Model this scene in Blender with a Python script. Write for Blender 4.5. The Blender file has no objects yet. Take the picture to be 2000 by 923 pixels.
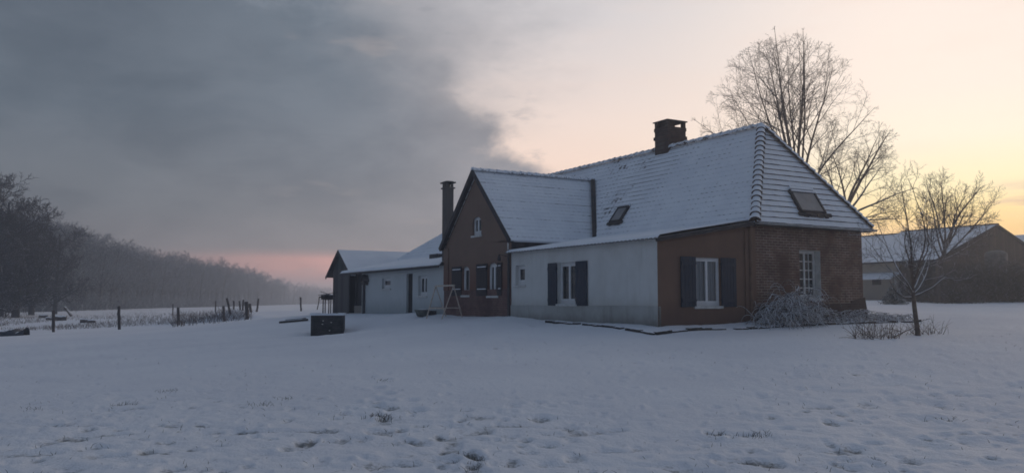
import bpy, math, random
import numpy as np
from mathutils import Vector, Matrix

sc = bpy.context.scene
COL = sc.collection
EYE = 1.6
FPX, CX, CY, HOR = 1640.0, 1000.0, 461.5, 588.0      # measured from the photograph (2000 x 923)
PITCH = math.atan((HOR - CY) / FPX)

# ------------------------------------------------------------------ camera
cam_d = bpy.data.cameras.new('camera')
cam = bpy.data.objects.new('camera', cam_d)
COL.objects.link(cam)
cam.location = (0, 0, EYE)
cam.rotation_euler = (math.pi / 2 + PITCH, 0, 0)
cam_d.sensor_width = 36.0
cam_d.lens = 36.0 * FPX / 2000.0
cam_d.clip_start = 0.1
cam_d.clip_end = 6000
sc.camera = cam

# ------------------------------------------------------------------ exposure / render
sc.view_settings.view_transform = 'Standard'
sc.view_settings.look = 'None'
sc.view_settings.exposure = 0.0
sc.view_settings.gamma = 1.0
sc.view_settings.use_curve_mapping = False
sc.cycles.use_denoising = True
sc.cycles.max_bounces = 6
sc.cycles.diffuse_bounces = 3
sc.cycles.volume_bounces = 1
sc.cycles.transparent_max_bounces = 8
sc.cycles.filter_width = 1.7


def lin(c):
    c = c / 255.0
    return c / 12.92 if c <= 0.04045 else ((c + 0.055) / 1.055) ** 2.4


def L3(r, g, b):
    return (lin(r), lin(g), lin(b), 1.0)


class NT:
    """small helper round a node tree"""
    def __init__(self, tree):
        self.t = tree
        self.n = tree.nodes
        self.n.clear()

    def new(self, kind, **kw):
        nd = self.n.new(kind)
        for k, v in kw.items():
            setattr(nd, k, v)
        return nd

    def link(self, a, b):
        self.t.links.new(a, b)

    def put(self, sock, v):
        if isinstance(v, bpy.types.NodeSocket):
            self.link(v, sock)
        elif v is not None:
            sock.default_value = v

    def m(self, op, a, b=None, c=None, clamp=False):
        nd = self.new('ShaderNodeMath', operation=op, use_clamp=clamp)
        self.put(nd.inputs[0], a)
        self.put(nd.inputs[1], b)
        self.put(nd.inputs[2], c)
        return nd.outputs[0]

    def mix(self, f, a, b, blend='MIX'):
        nd = self.new('ShaderNodeMix', data_type='RGBA', blend_type=blend)
        nd.clamp_factor = True
        self.put(nd.inputs[0], f)
        self.put(nd.inputs[6], a)
        self.put(nd.inputs[7], b)
        return nd.outputs[2]

    def step(self, v, lo, hi, a=0.0, b=1.0):
        nd = self.new('ShaderNodeMapRange', interpolation_type='SMOOTHSTEP')
        self.put(nd.inputs[0], v)
        for i, x in enumerate((lo, hi, a, b)):
            nd.inputs[1 + i].default_value = x
        return nd.outputs[0]

    def ramp(self, v, stops):
        nd = self.new('ShaderNodeValToRGB')
        el = nd.color_ramp.elements
        while len(el) < len(stops):
            el.new(0.5)
        for e, (p, c) in zip(el, stops):
            e.position = p
            e.color = c
        self.put(nd.inputs[0], v)
        return nd.outputs[0]

    def noise(self, vec, scale, detail=4, rough=0.55, dist=0.0):
        nd = self.new('ShaderNodeTexNoise')
        self.put(nd.inputs['Vector'], vec)
        nd.inputs['Scale'].default_value = scale
        nd.inputs['Detail'].default_value = detail
        nd.inputs['Roughness'].default_value = rough
        nd.inputs['Distortion'].default_value = dist
        return nd.outputs[0]

    def xyz(self, x, y, z):
        nd = self.new('ShaderNodeCombineXYZ')
        for i, v in enumerate((x, y, z)):
            self.put(nd.inputs[i], v)
        return nd.outputs[0]


# ------------------------------------------------------------------ sky (world): dusk, a grey cloud bank on the left, a clear warm horizon on the right
ZEN = 1.0


def make_world():
    w = bpy.data.worlds.new('World')
    sc.world = w
    w.use_nodes = True
    k = NT(w.node_tree)
    tc = k.new('ShaderNodeTexCoord')
    sp = k.new('ShaderNodeSeparateXYZ')
    k.link(tc.outputs['Generated'], sp.inputs[0])
    x, y, z = sp.outputs
    D = 180 / math.pi
    az = k.m('MULTIPLY', k.m('ARCTAN2', x, y), D)
    el = k.m('MULTIPLY', k.m('ARCSINE', z), D)
    eln = k.m('DIVIDE', el, 90.0, clamp=True)

    def er(stops):
        return [(e / 90.0, L3(*c)) for e, c in stops]
    right = k.ramp(eln, er([(0, (250, 178, 108)), (4.2, (255, 208, 126)), (5.6, (255, 228, 158)), (7.2, (255, 242, 196)), (10, (252, 241, 220)), (13, (249, 235, 223)),
                            (19, (244, 231, 223)), (30, (205, 205, 210)), (55, (112, 120, 134)), (90, (60, 79, 102))]))
    centre = k.ramp(eln, er([(0, (236, 196, 172)), (7.5, (243, 214, 196)), (9.5, (243, 219, 205)), (12, (236, 218, 209)), (15, (222, 211, 208)), (19, (206, 203, 206)),
                             (30, (160, 166, 178)), (55, (102, 112, 128)), (90, (60, 79, 102))]))
    clear = k.mix(k.step(az, 3.0, 27.0), centre, right)
    # streaky far clouds low over the right horizon
    v1 = k.xyz(k.m('MULTIPLY', az, 0.10), k.m('MULTIPLY', el, 0.75), 3.1)
    st = k.m('MULTIPLY', k.step(k.noise(v1, 1.0, 4, 0.55), 0.50, 0.68), k.m('MULTIPLY', k.step(az, 25.5, 31.0), k.m('MULTIPLY', k.step(el, 4.4, 5.4), k.step(el, 7.4, 6.2))))
    clear = k.mix(k.m('MULTIPLY', st, 0.75), clear, L3(214, 168, 152))
    v1b = k.xyz(k.m('MULTIPLY', az, 0.12), k.m('MULTIPLY', el, 0.5), 9.1)
    clear = k.mix(k.step(k.noise(v1b, 1.0, 5, 0.55), 0.45, 0.75, 0.0, 0.16), clear, L3(235, 212, 200))

    clear = k.mix(1.0, clear, (1.14, 1.12, 1.10, 1), 'MULTIPLY')
    # the thin grey margin of the bank, fading out to the right high up
    vm = k.xyz(k.m('MULTIPLY', az, 0.14), k.m('MULTIPLY', el, 0.30), 4.4)
    nm = k.m('MULTIPLY', k.m('SUBTRACT', k.noise(vm, 1.0, 6, 0.6), 0.5), 14.0)
    clear = k.mix(k.m('MULTIPLY', k.m('MULTIPLY', k.step(k.m('ADD', az, nm), 6.5, -6.0), k.step(el, 9.5, 16.5)), 0.78), clear, L3(158, 159, 166))
    # cloud bank
    vl = k.xyz(k.m('MULTIPLY', az, 0.085), k.m('MULTIPLY', el, 0.20), 0.0)
    low = k.noise(vl, 1.0, 7, 0.58, 0.3)
    cl = k.ramp(eln, er([(0, (120, 110, 116)), (1.2, (170, 128, 124)), (2.1, (200, 146, 136)), (2.85, (192, 144, 136)), (3.3, (122, 116, 118)), (4.2, (117, 116, 120)), (6, (114, 116, 122)), (9, (107, 113, 122)),
                         (13, (100, 109, 120)), (19, (95, 106, 118)), (35, (98, 108, 124)), (60, (88, 98, 115)), (90, (60, 79, 102))]))
    dark = k.ramp(eln, er([(0, (92, 92, 98)), (3, (106, 104, 108)), (6, (97, 102, 109)), (12, (86, 96, 107)), (20, (82, 92, 104)), (40, (92, 103, 120)), (90, (60, 79, 102))]))
    cloud = k.mix(k.step(az, -10.0, -27.0), cl, dark)
    cloud = k.mix(k.step(az, -13.0, 3.0, 0.0, 0.6), cloud, L3(150, 147, 152))
    cloud = k.mix(1.0, cloud, (1.44, 1.40, 1.37, 1), 'MULTIPLY')
    cloud = k.mix(k.step(low, 0.36, 0.62, 0.75, 0.0), cloud, k.mix(1.0, cloud, (0.72, 0.75, 0.78, 1), 'MULTIPLY'))
    v2 = k.xyz(k.m('MULTIPLY', az, 0.17), k.m('MULTIPLY', el, 0.62), 5.0)
    strk = k.m('MULTIPLY', k.step(k.noise(v2, 1.0, 3, 0.5), 0.58, 0.76), k.step(az, -20, -8))
    cloud = k.mix(k.m('MULTIPLY', strk, 0.55), cloud, L3(160, 153, 154))
    # opening in the bank, high up
    v3 = k.xyz(k.m('MULTIPLY', az, 0.22), k.m('MULTIPLY', el, 0.45), 1.0)
    n3 = k.noise(v3, 1.0, 6, 0.6)
    gx = k.m('DIVIDE', k.m('ADD', az, 14.8), 5.2)
    gy = k.m('DIVIDE', k.m('SUBTRACT', el, 20.2), 2.6)
    g = k.m('SUBTRACT', 1.0, k.m('SQRT', k.m('ADD', k.m('MULTIPLY', gx, gx), k.m('MULTIPLY', gy, gy))))
    cloud = k.mix(k.m('MULTIPLY', k.step(k.m('ADD', g, k.m('MULTIPLY', k.m('SUBTRACT', n3, 0.5), 2.2)), 0.1, 0.9), 0.55), cloud, L3(143, 151, 162))
    cloud = k.mix(k.step(n3, 0.42, 0.70, 0.0, 0.20), cloud, k.mix(1.0, cloud, (1.35, 1.30, 1.28, 1), 'MULTIPLY'))

    # ragged right edge of the bank
    azb = k.m('SUBTRACT', k.m('MULTIPLY', k.ramp(eln, [(e / 90.0, ((a + 60) / 90.0,) * 3 + (1,)) for e, a in
              [(0, 9), (7.2, 6), (8.7, 3.0), (9.6, 0.6), (10.9, -0.9), (13.3, -1.8), (15, -2.8), (16.5, -4.6), (20, -7.5), (30, -14), (60, -45), (90, -58)]]), 90.0), 60.0)
    v4 = k.xyz(k.m('MULTIPLY', az, 0.20), k.m('MULTIPLY', el, 0.36), 7.7)
    n4 = k.noise(v4, 1.0, 8, 0.58, 0.15)
    e = k.m('ADD', k.m('SUBTRACT', az, azb), k.m('MULTIPLY', k.m('SUBTRACT', n4, 0.5), 9.5))
    soft = k.step(el, 10.0, 18.0)
    mask = k.m('ADD', k.m('MULTIPLY', k.step(e, 1.1, -2.4), k.m('SUBTRACT', 1.0, soft)), k.m('MULTIPLY', k.step(e, 5.0, -8.5), soft))
    v5 = k.xyz(k.m('MULTIPLY', az, 0.35), k.m('MULTIPLY', el, 1.0), 2.2)
    wisp = k.m('MULTIPLY', k.step(k.noise(v5, 1.0, 6, 0.6), 0.52, 0.72), k.m('MULTIPLY', k.step(e, 5.5, 1.0), 0.5))
    mask = k.m('MAXIMUM', mask, wisp)
    front = k.mix(mask, clear, cloud)
    back = k.ramp(eln, er([(0, (112, 120, 132)), (15, (117, 130, 149)), (35, (104, 120, 144)), (60, (74, 91, 114)), (90, (60, 79, 102))]))
    aa = k.m('ABSOLUTE', k.m('SUBTRACT', az, 12.0))
    col = k.mix(k.step(aa, 48.0, 105.0), front, back)
    bg = k.new('ShaderNodeBackground')
    k.link(col, bg.inputs[0])
    bg.inputs[1].default_value = ZEN
    out = k.new('ShaderNodeOutputWorld')
    k.link(bg.outputs[0], out.inputs[0])
    w.cycles.sampling_method = 'AUTOMATIC'


make_world()

# the sun itself is down behind the far barns: only a trace of warm, very soft light from that side
sun_d = bpy.data.lights.new('sun', 'SUN')
sun_d.energy = 0.9
sun_d.angle = math.radians(12)
sun_d.color = (1.0, 0.68, 0.42)
sun = bpy.data.objects.new('sun', sun_d)
COL.objects.link(sun)
_a, _e = math.radians(28), math.radians(5)
sd = Vector((math.sin(_a) * math.cos(_e), math.cos(_a) * math.cos(_e), math.sin(_e)))
sun.rotation_euler = sd.to_track_quat('Z', 'Y').to_euler()

# ------------------------------------------------------------------ frames and measuring helpers
RX, RY = 0.8637, 0.5040                 # house: local x (t) runs right/back along the brick wall
ROT = math.atan2(RY, RX)                # local y (s) runs left/back along the white wall
A = np.array([3.81, 22.0])


def ray(px, py):
    v = np.array([(px - CX) / FPX, 1.0, (CY - py) / FPX])
    c, s = math.cos(PITCH), math.sin(PITCH)
    return np.array([v[0], v[1] * c - v[2] * s, v[1] * s + v[2] * c])


def loc2w(t, s, org=A):
    return np.array([org[0] + t * RX - s * RY, org[1] + t * RY + s * RX])


def on_t(px, py, t, org=A):
    """pixel -> (s, z) on the house plane t = const"""
    d = ray(px, py)
    n = np.array([RX, RY])
    k = (org @ n + t) / (d[:2] @ n)
    p = d * k
    s = (p[:2] - org) @ np.array([-RY, RX])
    return s, p[2] + EYE


def on_s(px, py, s, org=A):
    d = ray(px, py)
    n = np.array([-RY, RX])
    k = (org @ n + s) / (d[:2] @ n)
    p = d * k
    t = (p[:2] - org) @ np.array([RX, RY])
    return t, p[2] + EYE


def at_depth(px, py, dep):
    d = ray(px, py)
    return d * (dep / d[1]) + np.array([0, 0, EYE])


# ------------------------------------------------------------------ terrain heights
POSTS = [  # top px, py, base px, py, thickness, label
    ((104, 606), (104.5, 648), 0.075, 'upright dark fence post left of the field, in front of the snowy logs'),
    ((232, 597), (233, 643), 0.07, 'tall thin fence post alone between the logs and the brown scrub'),
    ((348, 600), (348.5, 638), 0.085, 'stout upright fence post standing at the left edge of the brown scrub'),
    ((436, 597), (439, 631), 0.08, 'fence post at the near edge of the scrub, leaning slightly left'),
    ((443, 582), (449, 615), 0.07, 'fence post leaning strongly left inside the scrub, first of the cluster'),
    ((456.5, 587), (457, 617), 0.06, 'thin straight fence post in the cluster, just right of the strongly leaning one'),
    ((467.6, 587), (470, 615), 0.07, 'fence post tilting left in the middle of the cluster of posts'),
    ((475.5, 585), (473.5, 613), 0.07, 'fence post tilting right, behind the thick post of the cluster'),
    ((481, 589), (483, 625), 0.12, 'thickest dark fence post of the cluster at the end of the scrub'),
    ((488, 592.5), (491.5, 624), 0.09, 'fence post leaning left at the right end of the cluster, beside the thickest one'),
    ((505, 582), (501.5, 608), 0.08, 'lone fence post leaning right, standing just past the cluster'),
    ((421.5, 587), (420.6, 611.5), 0.06, 'thin far fence post behind the scrub, left of the cluster'),
    ((338, 592.5), (337.5, 615), 0.06, 'small far fence post behind the stout post by the scrub'),
    ((587, 580), (588, 607), 0.075, 'fence post alone on the snow between the cluster and the well'),
    ((13.5, 596), (10.5, 618.5), 0.08, 'fence post leaning right at the far left in front of the dark trees'),
]


def ctrl():
    P = [(0, -6, 0), (0, 0, 0), (-6, 5, 0), (6, 5, 0), (0, 8, 0.0), (-9, 10, 0.0), (9, 10, 0.08), (0, 14, 0.32), (-8, 17, 0.12), (9, 15, 0.5), (-16, 22, 0.0), (16, 15, 0.55),
         (9.4, 19.5, 0.78), (8.0, 18.7, 0.76), (6, 19.5, 0.74), (11, 22.5, 0.86), (13, 20, 0.84), (14, 25, 0.98), (17, 34, 1.25), (25, 44, 1.35), (30, 52, 1.58), (22, 60, 1.62), (40, 60, 1.7), (16, 44, 1.5), (12, 36, 1.4),
         (-7.95, 33, 0.27), (-6.6, 33.3, 0.36), (-30, 25, -0.2), (-28, 40, -0.15)]
    for (t, s, z) in [(0, 0, 0.9), (0, 4, 1.0), (0, 7.6, 1.08), (0, 12.8, 1.08), (0, 18, 1.05), (0, 22, 1.01), (0, 27, 0.93), (3.4, 0, 1.02), (5.9, 0, 1.06), (8.4, 0, 1.12),
                      (4, 6, 1.1), (4, 14, 1.1), (4, 24, 1.05), (9, 8, 1.25), (9, 18, 1.25), (-1.0, 0, 0.80), (-1.2, 8, 0.99), (-1.2, 15, 0.97), (0, -1.0, 0.80), (2.6, -0.9, 0.88), (4.4, -1.1, 0.93), (6.0, -1.2, 0.97), (8.4, -1.3, 1.0)]:
        w = loc2w(t, s)
        P.append((w[0], w[1], z))
    for (a, b, r, l) in POSTS:
        hp = math.hypot(a[0] - b[0], a[1] - b[1])
        dep = 1.15 * 1645 / hp
        w = at_depth(b[0], b[1], dep)
        P.append(tuple(w))
    return np.array(P, float)


_CP = ctrl()
_C = 0.8


def _phi(r2):
    return -np.sqrt(r2 + _C * _C)


_n = len(_CP)
_d2 = ((_CP[:, None, :2] - _CP[None, :, :2]) ** 2).sum(-1)
_Km = np.zeros((_n + 3, _n + 3))
_Km[:_n, :_n] = _phi(_d2) - np.eye(_n) * 0.15
_Km[:_n, _n] = 1
_Km[:_n, _n + 1:] = _CP[:, :2] / 30
_Km[_n:, :_n] = _Km[:_n, _n:].T
_W = np.linalg.solve(_Km, np.concatenate([_CP[:, 2], [0, 0, 0]]))


def sst(v, a, b):
    u = np.clip((v - a) / (b - a), 0, 1)
    return u * u * (3 - 2 * u)


def gz(x, y):
    x = np.atleast_1d(np.asarray(x, float))
    y = np.atleast_1d(np.asarray(y, float))
    out = np.empty(x.shape)
    fx, fy, fo = x.ravel(), y.ravel(), out.ravel()
    for i in range(0, fx.size, 40000):
        a, b = fx[i:i + 40000], fy[i:i + 40000]
        d2 = (a[:, None] - _CP[None, :, 0]) ** 2 + (b[:, None] - _CP[None, :, 1]) ** 2
        h = _phi(d2) @ _W[:_n] + _W[_n] + a / 30 * _W[_n + 1] + b / 30 * _W[_n + 2]
        r = np.hypot(a, b)
        far = 0.1 + 1.5 * sst(a / np.maximum(r, 1), -0.05, 0.35)
        k = sst(r, 72, 110)
        k = np.maximum(k, sst(-b, 0, 12))
        k = np.maximum(k, sst(np.abs(a), 45, 60))
        h = np.clip(h, -0.6, 2.2)
        fo[i:i + 40000] = h * (1 - k) + far * k
    return fo.reshape(x.shape)


def g1(x, y):
    return float(gz(x, y)[0])


def at_ground(px, py):
    d = ray(px, py)
    k = np.concatenate([np.arange(4, 60, 0.1), np.arange(60, 400, 0.5)])
    h = EYE + d[2] * k - gz(d[0] * k, d[1] * k)
    i = int(np.argmax(h < 0)) if (h < 0).any() else len(k) - 1
    return np.array([d[0] * k[i], d[1] * k[i], g1(d[0] * k[i], d[1] * k[i])])


# numpy value noise -----------------------------------------------------------
_prm = np.random.default_rng(7).random((512, 512))


def vnoise(x, y):
    xi, yi = np.floor(x).astype(int), np.floor(y).astype(int)
    fx, fy = x - xi, y - yi
    fx, fy = fx * fx * (3 - 2 * fx), fy * fy * (3 - 2 * fy)
    a = _prm[xi % 512, yi % 512]
    b = _prm[(xi + 1) % 512, yi % 512]
    c = _prm[xi % 512, (yi + 1) % 512]
    d = _prm[(xi + 1) % 512, (yi + 1) % 512]
    return (a * (1 - fx) + b * fx) * (1 - fy) + (c * (1 - fx) + d * fx) * fy


# ------------------------------------------------------------------ materials
MATS = {}


def principled(k, rough=0.8, spec=0.3):
    p = k.new('ShaderNodeBsdfPrincipled')
    p.inputs['Roughness'].default_value = rough
    p.inputs['Specular IOR Level'].default_value = spec
    o = k.new('ShaderNodeOutputMaterial')
    k.link(p.outputs[0], o.inputs[0])
    return p


def newmat(name):
    m = bpy.data.materials.new(name)
    m.use_nodes = True
    MATS[name] = m
    return m, NT(m.node_tree)


def c4(c):
    return (c[0], c[1], c[2], 1.0)


def bump(k, p, h, strength=0.4, dist=0.02):
    b = k.new('ShaderNodeBump')
    b.inputs['Strength'].default_value = strength
    b.inputs['Distance'].default_value = dist
    k.link(h, b.inputs['Height'])
    k.link(b.outputs[0], p.inputs['Normal'])


SNOWC = (0.80, 0.83, 0.88)


def mat_plain(name, col, rough=0.75, var=0.35, scale=6, bstr=0.25, spec=0.3, snow=None, stretch=None, metal=0.0):
    """base colour with blotchy variation; snow = (lo, hi) puts lying snow on upward faces"""
    m, k = newmat(name)
    p = principled(k, rough, spec)
    p.inputs['Metallic'].default_value = metal
    tc = k.new('ShaderNodeTexCoord')
    vec = tc.outputs['Object']
    if stretch:
        mp = k.new('ShaderNodeMapping')
        mp.inputs['Scale'].default_value = stretch
        k.link(vec, mp.inputs[0])
        vec = mp.outputs[0]
    n = k.noise(vec, scale, 6, 0.6)
    lo, hi = tuple(v * (1 - var) for v in col), tuple(min(1, v * (1 + var)) for v in col)
    c = k.mix(k.step(n, 0.3, 0.7), c4(lo), c4(hi))
    if snow:
        g = k.new('ShaderNodeNewGeometry')
        s2 = k.new('ShaderNodeSeparateXYZ')
        k.link(g.outputs['Normal'], s2.inputs[0])
        nn = k.noise(tc.outputs['Object'], 9.0, 3)
        f = k.step(k.m('ADD', s2.outputs[2], k.m('MULTIPLY', k.m('SUBTRACT', nn, 0.5), 0.6)), snow[0], snow[1])
        c = k.mix(f, c, c4(SNOWC))
    k.link(c, p.inputs['Base Color'])
    bump(k, p, k.noise(vec, scale * 4, 5, 0.6), bstr, 0.01)
    return m


def mat_snow_ground():
    m, k = newmat('snow_ground')
    p = principled(k, 0.75, 0.25)
    g = k.new('ShaderNodeNewGeometry')
    pos = g.outputs['Position']
    at = k.new('ShaderNodeAttribute', attribute_name='bare')
    n1 = k.noise(pos, 4.5, 6, 0.62)
    mp = k.new('ShaderNodeMapping')
    mp.inputs['Scale'].default_value = (1.0, 1.0, 1.0)
    k.link(pos, mp.inputs[0])
    n2 = k.noise(mp.outputs[0], 22.0, 4, 0.65)
    v = k.m('ADD', k.m('MULTIPLY', n1, 0.55), k.m('MULTIPLY', n2, 0.45))
    f = k.step(k.m('ADD', v, k.m('MULTIPLY', at.outputs['Fac'], 0.30)), 0.63, 0.90)
    n3 = k.noise(pos, 0.35, 3)
    snow = k.mix(k.step(n3, 0.3, 0.7), (0.78, 0.80, 0.85, 1), (0.84, 0.86, 0.90, 1))
    c = k.mix(k.m('MULTIPLY', f, 0.8), snow, (0.10, 0.10, 0.085, 1))
    k.link(c, p.inputs['Base Color'])
    bump(k, p, k.m('ADD', k.noise(pos, 14, 5, 0.65), k.m('MULTIPLY', k.noise(pos, 60, 3), 0.25)), 0.55, 0.05)
    return m


def mat_snow(name='snow'):
    m, k = newmat(name)
    p = principled(k, 0.75, 0.25)
    tc = k.new('ShaderNodeTexCoord')
    n = k.noise(tc.outputs['Object'], 1.3, 4)
    k.link(k.mix(k.step(n, 0.3, 0.7), (0.77, 0.80, 0.85, 1), (0.83, 0.86, 0.90, 1)), p.inputs['Base Color'])
    bump(k, p, k.noise(tc.outputs['Object'], 7, 5, 0.6), 0.35, 0.04)
    return m


def mat_roof_snow(name, thin, patches, tile=(0.060, 0.040, 0.034), stretch=(1.8, 0.55, 1.8), wave=None):
    """snow lying on tiles; worn thin where 'patches' (x, y, z, radius, amount) say, in house coordinates"""
    m, k = newmat(name)
    p = principled(k, 0.8, 0.2)
    tc = k.new('ShaderNodeTexCoord')
    ob = tc.outputs['Object']
    mpr = k.new('ShaderNodeMapping')
    mpr.inputs['Scale'].default_value = stretch
    k.link(ob, mpr.inputs[0])
    n = k.noise(mpr.outputs[0], 5.0, 5, 0.65)
    nb = k.noise(ob, 0.8, 3)
    v = k.m('ADD', n, k.m('MULTIPLY', nb, 0.35))
    wv = None
    if wave:
        sp = k.new('ShaderNodeSeparateXYZ')
        k.link(ob, sp.inputs[0])
        wv = k.m('SINE', k.m('MULTIPLY', sp.outputs[wave[0]], 2 * math.pi / wave[1]))
        v = k.m('ADD', v, k.m('MULTIPLY', wv, wave[2]))
    for (x, y, z, r, amt) in patches:
        d = k.new('ShaderNodeVectorMath', operation='DISTANCE')
        k.link(ob, d.inputs[0])
        d.inputs[1].default_value = (x, y, z)
        v = k.m('ADD', v, k.step(d.outputs['Value'], r, r * 0.15, 0.0, amt))
    f = k.step(v, 0.86 - thin, 1.02 - thin)
    n2 = k.noise(ob, 1.1, 3)
    sn = k.mix(k.step(n2, 0.3, 0.7), (0.76, 0.79, 0.84, 1), (0.83, 0.86, 0.90, 1))
    c = k.mix(f, sn, c4(tile))
    k.link(c, p.inputs['Base Color'])
    hb = k.noise(ob, 9, 5, 0.6)
    if wave:
        hb = k.m('ADD', hb, k.m('MULTIPLY', wv, 0.32))
    bump(k, p, hb, 0.4, 0.03)
    return m


def mat_brick(name, axis, mort_amt=0.75, c1=(0.135, 0.076, 0.058), c2=(0.20, 0.118, 0.090), mc=(0.36, 0.31, 0.27)):
    m, k = newmat(name)
    p = principled(k, 0.85, 0.2)
    tc = k.new('ShaderNodeTexCoord')
    s = k.new('ShaderNodeSeparateXYZ')
    k.link(tc.outputs['Object'], s.inputs[0])
    wob = k.m('MULTIPLY', k.m('SUBTRACT', k.noise(tc.outputs['Object'], 2.2, 3), 0.5), 0.03)
    v = k.xyz(s.outputs[axis], k.m('ADD', s.outputs[2], wob), 0.0)
    b = k.new('ShaderNodeTexBrick')
    k.link(v, b.inputs[0])
    b.inputs['Color1'].default_value = c4(c1)
    b.inputs['Color2'].default_value = c4(c2)
    b.inputs['Scale'].default_value = 1.0
    b.inputs['Mortar Size'].default_value = 0.013
    b.inputs['Mortar Smooth'].default_value = 0.3
    b.inputs['Brick Width'].default_value = 0.235
    b.inputs['Row Height'].default_value = 0.078
    n = k.noise(tc.outputs['Object'], 1.1, 5, 0.65)
    mort = k.mix(k.step(n, 0.35, 0.62, 0.1, 1.0), c4(tuple(x * 0.8 for x in c1)), c4(mc))
    k.link(mort, b.inputs['Mortar'])
    n2 = k.noise(tc.outputs['Object'], 3.0, 5, 0.7)
    n5 = k.noise(tc.outputs['Object'], 0.7, 4, 0.6)
    col = k.mix(k.step(n2, 0.4, 0.75, 0.0, 0.6), b.outputs[0], c4(tuple(x * 0.55 for x in c1)))
    col = k.mix(k.step(n5, 0.48, 0.66, 0.0, 0.65), col, c4(tuple(x * 0.5 for x in c1)))
    k.link(col, p.inputs['Base Color'])
    bump(k, p, k.m('ADD', b.outputs['Fac'], k.m('MULTIPLY', n2, -0.5)), 0.5, -0.012)
    return m


def mat_wall(name, col, stain, zlo, zhi, low=None, streak=0.35, speck=0.0):
    """rendered wall: streaky weather stains; 'low' is the colour of the damp foot between zlo and zhi (object z)"""
    m, k = newmat(name)
    p = principled(k, 0.9, 0.15)
    tc = k.new('ShaderNodeTexCoord')
    ob = tc.outputs['Object']
    s = k.new('ShaderNodeSeparateXYZ')
    k.link(ob, s.inputs[0])
    big = k.noise(ob, 0.9, 6, 0.65)
    mp = k.new('ShaderNodeMapping')
    mp.inputs['Scale'].default_value = (5, 5, 0.5)
    k.link(ob, mp.inputs[0])
    st = k.noise(mp.outputs[0], 1.0, 5, 0.65)
    c = k.mix(k.step(big, 0.3, 0.75, 0.0, 0.55), c4(col), c4(stain))
    c = k.mix(k.step(st, 0.5, 0.8, 0.0, streak), c, c4(stain))
    if low:
        f = k.step(k.m('ADD', s.outputs[2], k.m('MULTIPLY', k.m('SUBTRACT', k.noise(ob, 2.5, 5, 0.7), 0.5), 0.5)), zhi, zlo, 0.0, 0.85)
        c = k.mix(f, c, c4(low))
    k.link(c, p.inputs['Base Color'])
    bump(k, p, k.noise(ob, 30, 4, 0.6), 0.25, 0.006)
    return m


def mat_boards(name, col, axis, width=0.16, var=0.3):
    m, k = newmat(name)
    p = principled(k, 0.85, 0.2)
    tc = k.new('ShaderNodeTexCoord')
    s = k.new('ShaderNodeSeparateXYZ')
    k.link(tc.outputs['Object'], s.inputs[0])
    q = k.m('DIVIDE', s.outputs[axis], width)
    idx = k.m('FLOOR', q)
    fr = k.m('FRACT', q)
    wn = k.new('ShaderNodeTexWhiteNoise', noise_dimensions='1D')
    k.link(idx, wn.inputs['W'])
    sc3 = [14.0, 14.0, 1.0]
    mp = k.new('ShaderNodeMapping')
    mp.inputs['Scale'].default_value = sc3
    k.link(tc.outputs['Object'], mp.inputs[0])
    gr = k.noise(mp.outputs[0], 1.0, 5, 0.65)
    lo, hi = tuple(x * (1 - var) for x in col), tuple(x * (1 + var) for x in col)
    c = k.mix(wn.outputs[0], c4(lo), c4(hi))
    c = k.mix(k.step(gr, 0.45, 0.75, 0.0, 0.5), c, c4(tuple(x * 0.5 for x in col)))
    gap = k.m('MULTIPLY', k.step(fr, 0.0, 0.07), k.step(fr, 1.0, 0.93))
    c = k.mix(gap, c4(tuple(x * 0.25 for x in col)), c)
    k.link(c, p.inputs['Base Color'])
    bump(k, p, k.m('ADD', gap, k.m('MULTIPLY', gr, 0.2)), 0.6, 0.015)
    return m


def mat_glass():
    m, k = newmat('window_glass')
    p = principled(k, 0.06, 0.5)
    tc = k.new('ShaderNodeTexCoord')
    k.link(k.mix(k.noise(tc.outputs['Object'], 3.0, 2), (0.012, 0.015, 0.018, 1), (0.030, 0.035, 0.040, 1)), p.inputs['Base Color'])
    bump(k, p, k.noise(tc.outputs['Object'], 2.0, 2), 0.08, 0.02)


def mat_curtain():
    m, k = newmat('lace_curtain')
    p = principled(k, 0.9, 0.1)
    tc = k.new('ShaderNodeTexCoord')
    k.link(k.mix(k.noise(tc.outputs['Object'], 25.0, 3), (0.36, 0.38, 0.40, 1), (0.54, 0.56, 0.59, 1)), p.inputs['Base Color'])


mat_snow_ground()
mat_snow()
mat_glass()
mat_curtain()
mat_roof_snow('snow_main_roof', 0.02, [(4.6, 7.7, 5.4, 1.5, 0.14), (4.0, 7.5, 4.75, 0.9, 0.08), (5.7, 7.2, 6.9, 1.1, 0.12), (5.6, 8.8, 6.8, 1.2, 0.12)], wave=(1, 0.235, 0.035))
mat_roof_snow('snow_hip_roof', -0.03, [(4.6, 0.3, 5.5, 0.5, 0.08)], wave=(0, 0.235, 0.03))
mat_roof_snow('snow_wing_roof', -0.05, [(4.5, 9.4, 5.5, 1.2, 0.10)], wave=(0, 0.235, 0.05))
mat_roof_snow('tile_edge', 0.52, [], (0.055, 0.040, 0.036))
mat_roof_snow('ridge_edge', 0.20, [], (0.055, 0.040, 0.036))
mat_roof_snow('tile_edge_part', 0.13, [(4.6, 7.2, 5.4, 3.0, 0.30), (5.7, 6.4, 6.9, 1.8, 0.30)], (0.055, 0.040, 0.036), wave=(1, 0.235, 0.12))
mat_brick('brick_end_wall', 0)
mat_brick('brick_gable', 1, c1=(0.135, 0.078, 0.070), c2=(0.17, 0.095, 0.084), mc=(0.21, 0.15, 0.14))
mat_brick('brick_dark', 0, c1=(0.075, 0.050, 0.045), c2=(0.11, 0.072, 0.062), mc=(0.12, 0.10, 0.09))
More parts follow.
